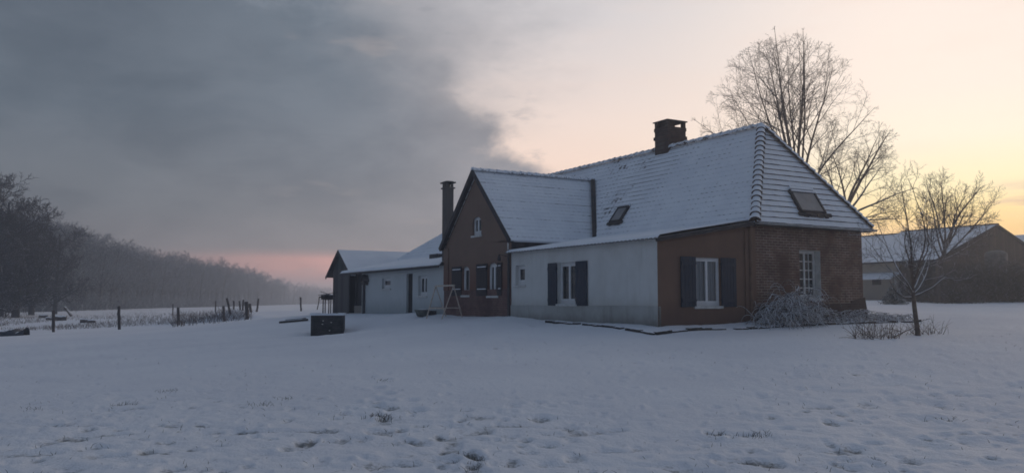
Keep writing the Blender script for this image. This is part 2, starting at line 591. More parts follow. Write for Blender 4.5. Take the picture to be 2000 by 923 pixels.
mat_brick('brick_well', 0, c1=(0.024, 0.025, 0.028), c2=(0.058, 0.055, 0.056), mc=(0.095, 0.095, 0.095))
mat_wall('white_render', (0.62, 0.63, 0.62), (0.46, 0.46, 0.44), 1.2, 1.9, (0.42, 0.42, 0.39), 0.6)
mat_wall('plinth_render', (0.42, 0.43, 0.42), (0.24, 0.24, 0.22), 0.85, 1.35, (0.16, 0.16, 0.145), 0.75)
mat_wall('annex_render', (0.50, 0.53, 0.54), (0.40, 0.43, 0.43), 1.0, 1.9, (0.30, 0.33, 0.34))
mat_wall('brown_render', (0.195, 0.122, 0.090), (0.125, 0.082, 0.064), 0.8, 1.8, (0.105, 0.068, 0.058), 0.5)
mat_wall('gable_render', (0.205, 0.142, 0.112), (0.150, 0.105, 0.086), 2.0, 3.4, (0.17, 0.085, 0.065))
mat_wall('chimney_render', (0.125, 0.110, 0.102), (0.085, 0.076, 0.072), 1.0, 1.5)
mat_wall('beige_render', (0.36, 0.32, 0.27), (0.26, 0.23, 0.20), 1.0, 2.6, (0.20, 0.18, 0.16))
mat_plain('pvc_white', (0.62, 0.63, 0.64), 0.5, 0.08, 3, 0.05)
mat_plain('old_white_paint', (0.60, 0.60, 0.58), 0.7, 0.15, 5, 0.2)
mat_plain('shutter_blue', (0.022, 0.033, 0.054), 0.6, 0.25, 4, 0.2, stretch=(8, 8, 1))
mat_plain('shutter_brown', (0.030, 0.026, 0.030), 0.6, 0.25, 4, 0.2, stretch=(8, 8, 1))
mat_plain('stone_sill', (0.50, 0.50, 0.49), 0.8, 0.15, 8, 0.2, snow=(0.6, 0.9))
mat_plain('dark_fascia', (0.045, 0.042, 0.045), 0.8, 0.3, 4, 0.2)
mat_plain('zinc', (0.32, 0.34, 0.36), 0.45, 0.2, 5, 0.1, metal=0.5)
mat_plain('dark_pipe', (0.05, 0.05, 0.055), 0.5, 0.2, 5, 0.1)
mat_plain('brown_pipe', (0.14, 0.085, 0.06), 0.6, 0.2, 5, 0.1)
mat_plain('corrugated', (0.16, 0.16, 0.165), 0.7, 0.3, 5, 0.2)
mat_plain('black_iron', (0.022, 0.022, 0.025), 0.55, 0.3, 12, 0.3, snow=(0.75, 1.0))
mat_plain('post_wood', (0.055, 0.048, 0.046), 0.9, 0.4, 12, 0.6, snow=(0.75, 1.0), stretch=(3, 3, 0.6))
mat_plain('log_bark', (0.050, 0.042, 0.038), 0.9, 0.4, 8, 0.7, snow=(0.35, 0.75))
mat_plain('pale_wood', (0.52, 0.44, 0.37), 0.8, 0.2, 8, 0.3, snow=(0.8, 1.0), stretch=(3, 3, 1))
mat_plain('clay_pot', (0.10, 0.11, 0.10), 0.8, 0.3, 8, 0.3, snow=(0.6, 0.9))
mat_plain('tarpaulin', (0.035, 0.040, 0.055), 0.6, 0.35, 5, 0.4, snow=(0.82, 0.98))
mat_plain('kerb_stone', (0.045, 0.043, 0.042), 0.9, 0.4, 6, 0.6, snow=(0.35, 0.65))
mat_plain('bark', (0.105, 0.082, 0.072), 0.9, 0.35, 9, 0.6, snow=(0.40, 0.95))
mat_plain('bark_snowy', (0.115, 0.092, 0.080), 0.9, 0.35, 9, 0.6, snow=(0.20, 0.65))
mat_plain('bark_frost', (0.076, 0.100, 0.132), 0.9, 0.35, 3, 0.3, snow=(0.20, 1.0))
mat_plain('bark_dark', (0.026, 0.030, 0.038), 0.9, 0.35, 3, 0.3, snow=(0.60, 1.15))
mat_plain('bramble', (0.10, 0.085, 0.082), 0.9, 0.4, 5, 0.3, snow=(0.0, 0.5))
mat_plain('brush', (0.105, 0.085, 0.072), 0.9, 0.4, 2, 0.3, snow=(0.55, 1.1))
mat_plain('dry_stem', (0.14, 0.11, 0.09), 0.9, 0.4, 4, 0.3, snow=(0.65, 1.0))
mat_plain('dry_grass', (0.075, 0.065, 0.048), 0.9, 0.4, 3, 0.2)
mat_plain('needles', (0.030, 0.040, 0.032), 0.9, 0.4, 3, 0.3, snow=(0.25, 0.8))
mat_plain('metal_tank', (0.19, 0.165, 0.145), 0.7, 0.25, 2, 0.1)
mat_boards('barn_boards', (0.105, 0.070, 0.052), 0, 0.2)
mat_boards('shed_boards', (0.085, 0.078, 0.078), 1, 0.17)
mat_boards('shed_boards_green', (0.055, 0.068, 0.068), 1, 0.17)
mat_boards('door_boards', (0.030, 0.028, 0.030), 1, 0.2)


# ------------------------------------------------------------------ mesh building
def set_props(o, label=None, cat=None, group=None, kind=None):
    if label:
        o['label'] = label
    if cat:
        o['category'] = cat
    if group:
        o['group'] = group
    if kind:
        o['kind'] = kind
    return o


def link(name, me, parent=None):
    o = bpy.data.objects.new(name, me)
    COL.objects.link(o)
    if parent:
        o.parent = parent
    return o


def empty(name, loc, rz=0.0, label=None, cat=None, group=None):
    o = bpy.data.objects.new(name, None)
    COL.objects.link(o)
    o.location = loc
    o.rotation_euler = (0, 0, rz)
    o.empty_display_size = 0.2
    return set_props(o, label, cat, group)


class MB:
    def __init__(self):
        self.v, self.f, self.mi = [], [], []

    def poly(self, pts, mi=0):
        b = len(self.v)
        self.v += [tuple(map(float, p)) for p in pts]
        self.f.append(tuple(range(b, b + len(pts))))
        self.mi.append(mi)

    def box(self, x0, x1, y0, y1, z0, z1, mi=0):
        x0, x1 = min(x0, x1), max(x0, x1)
        y0, y1 = min(y0, y1), max(y0, y1)
        z0, z1 = min(z0, z1), max(z0, z1)
        self.hexa([(x0, y0, z0), (x1, y0, z0), (x1, y1, z0), (x0, y1, z0), (x0, y0, z1), (x1, y0, z1), (x1, y1, z1), (x0, y1, z1)], mi)

    def hexa(self, p, mi=0):
        b = len(self.v)
        self.v += [tuple(map(float, q)) for q in p]
        for f in ((0, 3, 2, 1), (4, 5, 6, 7), (0, 1, 5, 4), (1, 2, 6, 5), (2, 3, 7, 6), (3, 0, 4, 7)):
            self.f.append(tuple(b + i for i in f))
            self.mi.append(mi)

    def bar(self, a, c, w, h, up=(0, 0, 1), mi=0):
        a, c = Vector(a), Vector(c)
        d = (c - a).normalized()
        u = Vector(up)
        s = d.cross(u)
        if s.length < 1e-4:
            s = d.cross(Vector((1, 0, 0)))
        s.normalize()
        u = s.cross(d)
        p = []
        for q in (a, c):
            pass
        self.hexa([a - s * w / 2 - u * h / 2, a + s * w / 2 - u * h / 2, c + s * w / 2 - u * h / 2, c - s * w / 2 - u * h / 2,
                   a - s * w / 2 + u * h / 2, a + s * w / 2 + u * h / 2, c + s * w / 2 + u * h / 2, c - s * w / 2 + u * h / 2], mi)

    def tube(self, pts, rad, n=8, mi=0, cap=True):
        pts = [Vector(p) for p in pts]
        if not hasattr(rad, '__len__'):
            rad = [rad] * len(pts)
        b = len(self.v)
        d0 = (pts[1] - pts[0]).normalized()
        ref = Vector((0, 0, 1)) if abs(d0.z) < 0.9 else Vector((1, 0, 0))
        for i, p in enumerate(pts):
            d = (pts[min(i + 1, len(pts) - 1)] - pts[max(i - 1, 0)]).normalized()
            s = d.cross(ref).normalized()
            u = s.cross(d)
            for j in range(n):
                a = 2 * math.pi * j / n
                q = p + (s * math.cos(a) + u * math.sin(a)) * rad[i]
                self.v.append(tuple(q))
        for i in range(len(pts) - 1):
            for j in range(n):
                j2 = (j + 1) % n
                self.f.append((b + i * n + j, b + i * n + j2, b + (i + 1) * n + j2, b + (i + 1) * n + j))
                self.mi.append(mi)
        if cap:
            self.f.append(tuple(b + j for j in reversed(range(n))))
            self.mi.append(mi)
            e = b + (len(pts) - 1) * n
            self.f.append(tuple(e + j for j in range(n)))
            self.mi.append(mi)

    def lathe(self, prof, c=(0, 0, 0), n=24, mi=0):
        b = len(self.v)
        for (r, z) in prof:
            for j in range(n):
                a = 2 * math.pi * j / n
                self.v.append((c[0] + r * math.cos(a), c[1] + r * math.sin(a), c[2] + z))
        for i in range(len(prof) - 1):
            for j in range(n):
                j2 = (j + 1) % n
                self.f.append((b + i * n + j, b + i * n + j2, b + (i + 1) * n + j2, b + (i + 1) * n + j))
                self.mi.append(mi)

    def build(self, name, mats, parent=None, smooth=False, bev=0.0, label=None):
        if isinstance(mats, str):
            mats = [mats]
        me = bpy.data.meshes.new(name)
        me.from_pydata(self.v, [], self.f)
        for m in mats:
            me.materials.append(MATS[m])
        me.polygons.foreach_set('material_index', self.mi)
        if smooth:
            me.polygons.foreach_set('use_smooth', [True] * len(self.f))
        me.update()
        o = link(name, me, parent)
        if bev:
            b = o.modifiers.new('bevel', 'BEVEL')
            b.width = bev
            b.segments = 2
            b.limit_method = 'ANGLE'
        if label:
            o['label'] = label
        return o


def np_mesh(name, V, Q, mat, smooth=True):
    """vertices (n,3), quads (m,4)"""
    me = bpy.data.meshes.new(name)
    me.vertices.add(len(V))
    me.vertices.foreach_set('co', np.ascontiguousarray(V, dtype=np.float32).ravel())
    me.loops.add(Q.size)
    me.loops.foreach_set('vertex_index', np.ascontiguousarray(Q, dtype=np.int32).ravel())
    me.polygons.add(len(Q))
    k = Q.shape[1]
    me.polygons.foreach_set('loop_start', np.arange(0, Q.size, k, dtype=np.int32))
    me.polygons.foreach_set('loop_total', np.full(len(Q), k, dtype=np.int32))
    if smooth:
        me.polygons.foreach_set('use_smooth', np.ones(len(Q), dtype=bool))
    me.materials.append(MATS[mat])
    me.update(calc_edges=True)
    return me


# ------------------------------------------------------------------ ground: one sheet to the horizon
def make_ground():
    fine = np.radians(np.arange(-37, 37.01, 0.085))
    lo = np.radians(np.arange(-180, -37, 3.0))
    hi = np.radians(np.arange(40, 180, 3.0))
    az = np.concatenate([lo, fine, hi])
    r = [0.6]
    while r[-1] < 900:
        q = r[-1]
        r.append(q + max(0.045, 0.00055 * q * q if q < 34 else 0.0187 * q))
    r = np.array(r)
    AZ, R = np.meshgrid(az, r)
    X, Y = R * np.sin(AZ), R * np.cos(AZ)
    Z = gz(X, Y)
    # lumpy snow over grass tussocks: some stretches smooth, some trodden
    zone = vnoise(X * 0.16 + 40, Y * 0.22 + 11) * 0.6 + vnoise(X * 0.45 + 3, Y * 0.6 + 70) * 0.4
    zone = sst(zone, 0.34, 0.66)
    nearr = sst(R, 17, 9)
    rough = (0.32 + 0.55 * zone) * (0.62 + 0.38 * nearr) * sst(R, 46, 28)
    l1 = vnoise(X * 1.1 + 5, Y * 1.5 + 9) - 0.5
    l2 = vnoise(X * 2.6 + 15, Y * 3.2 + 29) - 0.5
    l3 = vnoise(X * 6.3 + 35, Y * 7.0 + 59) - 0.5
    dim = sst(vnoise(X * 3.1 + 120, Y * 3.6 + 77), 0.72, 0.92) + 0.8 * sst(vnoise(X * 5.3 + 20, Y * 5.9 + 177), 0.78, 0.95)
    Z = Z + rough * (0.045 * l1 + 0.036 * l2 + 0.036 * l3) - rough * 0.036 * dim
    bare = (rough - 0.5) * 0.7 + (dim * 0.6 - l2 * 0.55 - l3 * 0.35) * rough

    def pit(px, py, rad, dep, b):
        nonlocal Z, bare
        p = at_ground(px, py)
        d = np.hypot(X - p[0], (Y - p[1]) * 0.8)
        k = np.exp(-(d / rad) ** 2)
        Z = Z - dep * k + dep * 0.4 * np.exp(-((d - rad * 1.7) / (rad * 0.6)) ** 2)
        bare = bare + b * k
    for q in [(752, 742), (736, 757), (755, 770), (733, 782), (752, 786), (731, 795), (752, 797), (800, 783), (812, 803), (776, 690), (985, 667), (720, 677)]:
        pit(q[0], q[1], 0.10, 0.045, 0.65)
    for q in [(735, 812), (748, 816)]:
        pit(q[0], q[1], 0.07, 0.028, 0.6)
    for q in [(907, 890), (918, 898), (930, 901), (925, 915)]:
        pit(q[0], q[1], 0.075, 0.04, 1.1)
    for q in [(1845, 822), (1400, 850), (1660, 905), (1750, 736), (1450, 728), (1050, 790), (1115, 840), (230, 848), (115, 912), (820, 865), (850, 900), (1560, 760)]:
        pit(q[0], q[1], 0.09, 0.024, 0.5)
    rc = np.random.default_rng(4)
    for _ in range(260):
        pit(rc.uniform(0, 2000), 665 + 258 * rc.random() ** 1.3, rc.uniform(0.035, 0.085), 0.024, rc.uniform(0.3, 0.9))
    na, nr = len(az), len(r)
    idx = np.arange(na * nr).reshape(nr, na)
    a0 = idx[:-1, :]
    a1 = idx[1:, :]
    nx = np.roll(np.arange(na), -1)
    Q = np.stack([a0, a0[:, nx], a1[:, nx], a1], -1).reshape(-1, 4)
    V = np.stack([X, Y, Z], -1).reshape(-1, 3)
    cen = len(V)
    V = np.vstack([V, [[0, 0, 0]]])
    # centre disc as degenerate-free quads: pairs of rim steps
    rim = idx[0]
    cq = []
    for i in range(0, na - 1, 2):
        cq.append((cen, rim[(i + 2) % na], rim[i + 1], rim[i]))
    Q = np.vstack([Q[:, ::-1], np.array(cq)[:, ::-1][:, [0, 1, 2, 3]]])
    me = np_mesh('ground', V, Q, 'snow_ground')
    att = me.attributes.new('bare', 'FLOAT', 'POINT')
    att.data.foreach_set('value', np.append(bare.ravel(), 0).astype(np.float32))
    me.update()
    me.validate()
    o = link('ground', me)
    # faces must look up
    if me.polygons[len(me.polygons) // 3].normal.z < 0:
        me.flip_normals()
    set_props(o, kind='structure')


make_ground()


# ------------------------------------------------------------------ farmhouse
H = empty('farmhouse', (A[0], A[1], 0), ROT, 'long snow-roofed farmhouse with brown gable wing, white walls and brick hipped end', 'house')
Z0 = 0.2
EAVE, RIDGE = 3.85, 7.16                # main roof, front eave at t = 3.4, ridge at t = 5.9
S_W0, S_W1 = 7.6, 12.82                 # the gabled wing
S_AN = on_t(707, 560, 0)[0]             # left end of the annex wall
S_FAR = 26.4


def wall_cells(mb, plane, c, u0, u1, z0, ztop, holes, depth, flip=False, mi=0, mirev=0):
    """wall with rectangular openings on plane 't' or 's' = c; ztop may be a number or f(u); reveals go inwards by depth (signed)"""
    P = (lambda u, z, d=0: (c + d, u, z)) if plane == 't' else (lambda u, z, d=0: (u, c + d, z))
    us = sorted(set([u0, u1] + [h[0] for h in holes] + [h[1] for h in holes]))
    us = [u for u in us if u0 <= u <= u1]
    top = ztop if callable(ztop) else (lambda u: ztop)
    for a, b in zip(us[:-1], us[1:]):
        m = (a + b) / 2
        cuts = [z0]
        for h in sorted([h for h in holes if h[0] < m < h[1]], key=lambda h: h[2]):
            mb.poly([P(a, cuts[-1]), P(b, cuts[-1]), P(b, h[2]), P(a, h[2])], mi)
            cuts.append(h[3])
        mb.poly([P(a, cuts[-1]), P(b, cuts[-1]), P(b, top(b)), P(a, top(a))], mi)
    for h in holes:
        a, b, c0, c1 = h[:4]
        dd = h[4] if len(h) > 4 else depth
        mb.poly([P(a, c0), P(a, c0, dd), P(a, c1, dd), P(a, c1)], mirev)
        mb.poly([P(b, c0), P(b, c1), P(b, c1, dd), P(b, c0, dd)], mirev)
        mb.poly([P(a, c1), P(a, c1, dd), P(b, c1, dd), P(b, c1)], mirev)
        mb.poly([P(a, c0), P(b, c0), P(b, c0, dd), P(a, c0, dd)], mirev)


def trect(px0, px1, py0, py1, t=0.0):
    """pixel rectangle -> opening (s0, s1, z0, z1) in a wall on t = const"""
    pm = (px0 + px1) / 2
    s0, s1 = sorted((on_t(px0, py0, t)[0], on_t(px1, py0, t)[0]))
    return (s0, s1, on_t(pm, py1, t)[1], on_t(pm, py0, t)[1])


def srect(px0, px1, py0, py1, s=0.0):
    pm = (px0 + px1) / 2
    t0, t1 = sorted((on_s(px0, py0, s)[0], on_s(px1, py0, s)[0]))
    return (t0, t1, on_s(pm, py1, s)[1], on_s(pm, py0, s)[1])


def lean_top(t):                        # underside of the lean-to roof
    return 3.27 + (EAVE - 3.27) * t / 3.4 - 0.03


W_LIV = trect(1089, 1126, 512, 593)     # window of the white wall
W_WC = trect(1007, 1025, 518, 556)
W_BED = srect(1357, 1406, 503, 597)     # window of the brown end
W_BRK = srect(1564, 1605, 489, 582)     # many-paned window in the brick
W_G1 = trect(903, 917, 520, 576)
W_G2 = trect(953, 973, 513, 577)
W_GT = trect(923, 940, 423, 459)
W_A1 = trect(746, 763, 543, 563)
W_A2 = trect(817, 834, 538, 577)
D_AN = trect(794, 806, 534, 611)

PL = 1.47                               # plinth line
# white lean-to front
w = MB()
wall_cells(w, 't', 0.0, 0.0, S_W0, PL, 3.25, [W_LIV, W_WC], 0.19)
w.build('white_wall', ['white_render'], H)
w = MB()
w.box(-0.03, 0.10, 0.0, S_W0, Z0, PL)
w.build('plinth', ['plinth_render'], H)
# brown lean-to end
w = MB()
wall_cells(w, 's', 0.0, 0.0, 3.4, Z0, lean_top, [W_BED], 0.17)
w.build('brown_end_wall', ['brown_render'], H)
# brick end + its return behind
w = MB()
wall_cells(w, 's', 0.06, 3.4, 8.3, Z0, EAVE - 0.02, [W_BRK[:4] + (0.30,)], 0.30, mirev=1)
w.poly([(8.3, 0.06, Z0), (8.3, S_FAR, Z0), (8.3, S_FAR, EAVE - 0.05), (8.3, 0.06, EAVE - 0.05)])
w.poly([(8.3, S_FAR, Z0), (3.4, S_FAR, Z0), (3.4, S_FAR, EAVE - 0.05), (8.3, S_FAR, EAVE - 0.05)])
w.build('brick_wall', ['brick_end_wall', 'old_white_paint'], H)
w = MB()                                # battered brick foot at the far right corner
w.hexa([(7.7, -0.10, Z0), (8.52, -0.10, Z0), (8.52, 0.05, Z0), (7.7, 0.05, Z0), (7.7, 0.03, 1.62), (8.34, 0.03, 1.72), (8.34, 0.05, 1.72), (7.7, 0.05, 1.62)])
w.hexa([(3.6, -0.06, Z0), (7.68, -0.06, Z0), (7.68, 0.05, Z0), (3.6, 0.05, Z0), (3.6, -0.02, 1.45), (7.68, -0.02, 1.55), (7.68, 0.05, 1.55), (3.6, 0.05, 1.45)])
w.build('brick_foot', ['brick_dark'], H)
# gable wing
WR_S, WR_Z, WE_Z = 10.21, 6.31, 3.72


def gab(s):
    return WR_Z - 0.10 - (WR_Z - WE_Z) * abs(s - WR_S) / (WR_S - S_W0)


w = MB()
GB = 2.02
wall_cells(w, 't', 0.0, S_W0, S_W1, GB, 3.70, [W_G1, W_G2], 0.15)
hl = [W_GT]
us = [S_W0, W_GT[0], W_GT[1], S_W1]
w.poly([(0, S_W0, 3.70), (0, W_GT[0], 3.70), (0, W_GT[0], gab(W_GT[0])), (0, S_W0, gab(S_W0))])
w.poly([(0, W_GT[1], 3.70), (0, S_W1, 3.70), (0, S_W1, gab(S_W1)), (0, W_GT[1], gab(W_GT[1]))])
w.poly([(0, W_GT[0], 3.70), (0, W_GT[1], 3.70), (0, W_GT[1], W_GT[2]), (0, W_GT[0], W_GT[2])])
w.poly([(0, W_GT[0], W_GT[3]), (0, W_GT[1], W_GT[3]), (0, W_GT[1], gab(W_GT[1])), (0, WR_S, gab(WR_S)), (0, W_GT[0], gab(W_GT[0]))])
for a, b in ((W_GT[0], None), (W_GT[1], None)):
    w.poly([(0, a, W_GT[2]), (0.15, a, W_GT[2]), (0.15, a, W_GT[3]), (0, a, W_GT[3])])
w.poly([(0, W_GT[0], W_GT[2]), (0, W_GT[1], W_GT[2]), (0.15, W_GT[1], W_GT[2]), (0.15, W_GT[0], W_GT[2])])
w.poly([(0, W_GT[0], W_GT[3]), (0, W_GT[1], W_GT[3]), (0.15, W_GT[1], W_GT[3]), (0.15, W_GT[0], W_GT[3])])
w.poly([(0, S_W1, Z0), (5.0, S_W1, Z0), (5.0, S_W1, 3.72), (0, S_W1, 3.72)])
w.poly([(0, S_W0, 2.4), (3.6, S_W0, 2.4), (3.6, S_W0, 3.72), (0, S_W0, 3.72)], 1)


def arch_fill(mb, h, d=0.0):
    """round the head of an opening"""
    a, b, c0, c1 = h[:4]
    r = (b - a) / 2
    m = (a + b) / 2
    n = 8
    rise = r * 0.75
    for sgn, e in ((-1, a), (1, b)):
        pts = [(d, e, c1)]
        for i in range(n + 1):
            th = math.pi / 2 * i / n
            pts.append((d, m + sgn * r * math.sin(th), c1 - rise + rise * math.cos(th)))
        mb.poly(pts, 0)


for h in (W_G1, W_G2, W_GT):
    arch_fill(w, h, 0.004)
w.build('gable_wall', ['gable_render', 'dark_fascia'], H)
w = MB()
w.box(-0.025, 0.1, S_W0 + 0.001, S_W1 - 0.001, Z0, GB)
w.build('gable_foot', ['brick_gable'], H)
# annex front
AN_E = 3.03
w = MB()
wall_cells(w, 't', 0.0, S_W1, S_AN, Z0, AN_E - 0.02, [W_A1, W_A2, D_AN[:2] + (0.9, D_AN[3])], 0.22)
w.poly([(0, S_AN, Z0), (3.4, S_AN, Z0), (3.4, S_AN, 3.6), (0, S_AN, AN_E - 0.02)])
w.build('annex_wall', ['annex_render'], H)
# porch at the left end: plank doors set back under the same roof
S_PE = on_t(674, 540, 0)[0]
w = MB()
w.box(0.55, 0.62, S_AN, S_PE - 0.05, 1.45, 3.1, 0)
w.box(0.50, 0.55, S_AN + 0.1, S_AN + 0.22, 1.45, 3.05, 0)
w.box(0.50, 0.55, S_PE - 0.3, S_PE - 0.18, 1.45, 3.05, 0)
w.box(0.48, 0.55, S_AN, S_PE - 0.05, 1.38, 1.46, 0)
w.build('plank_door', ['door_boards'], H)
w = MB()
w.box(0.5, 0.66, S_AN, S_PE - 0.05, Z0, 1.38)
w.build('porch_base', ['beige_render'], H)


# ---- roofs
def clip(poly, n, d):
    """keep the side n.p >= d of a 2D polygon"""
    out = []
    for i in range(len(poly)):
        p, q = poly[i], poly[(i + 1) % len(poly)]
        a, b = p[0] * n[0] + p[1] * n[1] - d, q[0] * n[0] + q[1] * n[1] - d
        if a >= 0:
            out.append(p)
        if (a < 0) != (b < 0):
            k = a / (a - b)
            out.append((p[0] + (q[0] - p[0]) * k, p[1] + (q[1] - p[1]) * k))
    return out


def tiled(name, poly3, course=0.215, lift=0.035, mats=('snow_main_roof', 'tile_edge_part'), wav=0.012, step=0.35, seed=1, thick=0.06, parent=None):
    """a roof slope laid in courses: each course overhangs the one below it. poly3: eave edge first (p0 -> p1), then up"""
    p = [Vector(q) for q in poly3]
    U = (p[1] - p[0]).normalized()
    N = (p[1] - p[0]).cross(p[-1] - p[0]).normalized()
    if N.z < 0:
        N = -N
    Vv = N.cross(U)
    if Vv.z < 0:
        Vv = -Vv
    o = p[0]
    flat = [((q - o).dot(U), (q - o).dot(Vv)) for q in p]
    vmax = max(q[1] for q in flat)
    mb = MB()
    rng = random.Random(seed)

    def W(u, v, h):
        return o + U * u + Vv * v + N * h
    k = 0
    v = 0.0
    while v < vmax - 0.02:
        v1 = min(v + course, vmax)
        band = clip(clip(flat, (0, 1), v), (0, -1), -v1)
        if len(band) >= 3:
            u0 = min(q[0] for q in band)
            u1 = max(q[0] for q in band)
            n = max(1, int((u1 - u0) / step))
            off = [rng.uniform(-wav, wav) for _ in range(n + 1)]
            prev_r = None
            for i in range(n):
                a, b = u0 + (u1 - u0) * i / n, u0 + (u1 - u0) * (i + 1) / n
                cell = clip(clip(band, (1, 0), a), (-1, 0), -b)
                if len(cell) < 3:
                    continue
                pts = []
                for (u, vv) in cell:
                    f = 1 - (vv - v) / course
                    wob = off[i] if abs(u - a) < abs(u - b) else off[i + 1]
                    pts.append(W(u, vv, (lift + wob * 0.5) * f + 0.004))
                mb.poly(pts, 0)
                low = [q for q in cell if abs(q[1] - v) < 1e-6]
                if len(low) >= 2:
                    la, lb = min(q[0] for q in low), max(q[0] for q in low)
                    if lb - la > 1e-4:
                        wa = off[i] if abs(la - a) < 1e-3 else off[i + 1]
                        wb = off[i + 1] if abs(lb - b) < 1e-3 else off[i]
                        mb.poly([W(la, v, -0.03), W(lb, v, -0.03), W(lb, v, lift + wb * 0.5 + 0.004), W(la, v, lift + wa * 0.5 + 0.004)], 1)
        v += course
        k += 1
    # underside
    mb.poly([q - N * thick for q in p], 1)
    for i in range(len(p)):
        a, b = p[i], p[(i + 1) % len(p)]
        mb.poly([a - N * thick, b - N * thick, b - N * 0.001, a - N * 0.001], 1)
    return mb.build(name, list(mats), parent or H)


AP_S = 1.82
RT = 5.9
tiled('main_roof_slope', [(3.38, -0.22, EAVE - 0.03), (3.38, S_FAR, EAVE - 0.03), (RT, 15.4, RIDGE), (RT, AP_S, RIDGE)], lift=0.013, seed=3)
tiled('hip_roof_slope', [(3.38, -0.25, EAVE - 0.03), (8.47, -0.25, EAVE - 0.03), (RT, AP_S, RIDGE)], 0.21, 0.031, ('snow_hip_roof', 'tile_edge'), wav=0.02, step=0.22, seed=5)
w = MB()
w.poly([(8.47, -0.25, EAVE - 0.03), (8.47, S_FAR, EAVE - 0.03), (RT, 15.4, RIDGE), (RT, AP_S, RIDGE)])
w.poly([(3.38, S_FAR, EAVE - 0.03), (8.47, S_FAR, EAVE - 0.03), (RT, 15.4, RIDGE)])
w.build('rear_roof_slope', ['snow'], H)
WO = 0.16
dzw = (WR_Z - WE_Z) / (WR_S - S_W0)
tiled('wing_roof_slope', [(-0.14, S_W0 - WO, WE_Z - dzw * WO + 0.1), (3.75, S_W0 - WO, WE_Z - dzw * WO + 0.1), (5.4, WR_S, WR_Z + 0.1), (-0.14, WR_S, WR_Z + 0.1)][:4], 0.2, 0.012,
      ('snow_wing_roof', 'tile_edge_part'), seed=8)
tiled('wing_roof_slope', [(-0.14, S_W1 + WO, WE_Z - dzw * WO + 0.1), (3.9, S_W1 + WO, WE_Z - dzw * WO + 0.1), (5.4, WR_S, WR_Z + 0.1), (-0.14, WR_S, WR_Z + 0.1)], 0.2, 0.012,
      ('snow_wing_roof', 'tile_edge_part'), seed=9)
# dark verge boards of the gable
w = MB()
for s1, sg in ((S_W0 - WO, 1), (S_W1 + WO, -1)):
    a = (-0.16, s1, WE_Z - dzw * WO + 0.06)
    b = (-0.16, WR_S, WR_Z + 0.06)
    w.bar(a, b, 0.035, 0.17, mi=0)
    w.bar((-0.07, s1, a[2] - 0.03), (-0.07, WR_S, b[2] - 0.03), 0.15, 0.03, mi=0)
w.build('verge_board', ['dark_fascia'], H)


def ridge_tiles(name, a, b, r=0.12, seg=0.34, snowcov=True, seed=2, sink=0.02):
    """overlapping half-round tiles along a ridge or hip"""
    a, b = Vector(a), Vector(b)
    d = (b - a)
    n = max(1, int(d.length / seg))
    d.normalize()
    s = d.cross(Vector((0, 0, 1))).normalized()
    u = s.cross(d)
    mb = MB()
    rng = random.Random(seed)
    st = (b - a).length / n
    K = 7
    for i in range(n):
        p0, p1 = a + d * st * i, a + d * st * (i + 1.12)
        r0, r1 = r * 1.36 + rng.uniform(-.008, .012), r * 0.98
        ring = []
        for p, rr in ((p0, r0), (p1, r1)):
            ring.append([p - u * sink + s * rr * math.cos(math.pi * j / K) + u * rr * math.sin(math.pi * j / K) for j in range(K + 1)])
        for j in range(K):
            mb.poly([ring[0][j], ring[0][j + 1], ring[1][j + 1], ring[1][j]], 0 if 0 < j < K - 1 else 1)
        mb.poly(list(ring[0]), 1)
    return mb.build(name, ['snow_hip_roof', 'tile_edge' if name == 'hip_tiles' else 'ridge_edge'], H)


ridge_tiles('ridge_tiles', (RT, AP_S, RIDGE + 0.03), (RT, 15.4, RIDGE + 0.03), 0.11, seed=1)
ridge_tiles('hip_tiles', (3.40, -0.20, EAVE + 0.02), (RT, AP_S, RIDGE + 0.04), 0.115, 0.235, seed=2)
ridge_tiles('hip_tiles', (8.45, -0.20, EAVE + 0.02), (RT, AP_S, RIDGE + 0.04), 0.115, 0.235, seed=3)
ridge_tiles('ridge_tiles', (-0.16, WR_S, WR_Z + 0.12), (5.35, WR_S, WR_Z + 0.12), 0.10, seed=4)
# valley between wing and main roof, bare of snow
w = MB()
w.bar((3.42, S_W0 - 0.10, 3.92), (5.22, WR_S - 0.12, WR_Z + 0.14), 0.17, 0.06, (0, 0, 1))
w.build('valley_gutter', ['dark_fascia'], H)


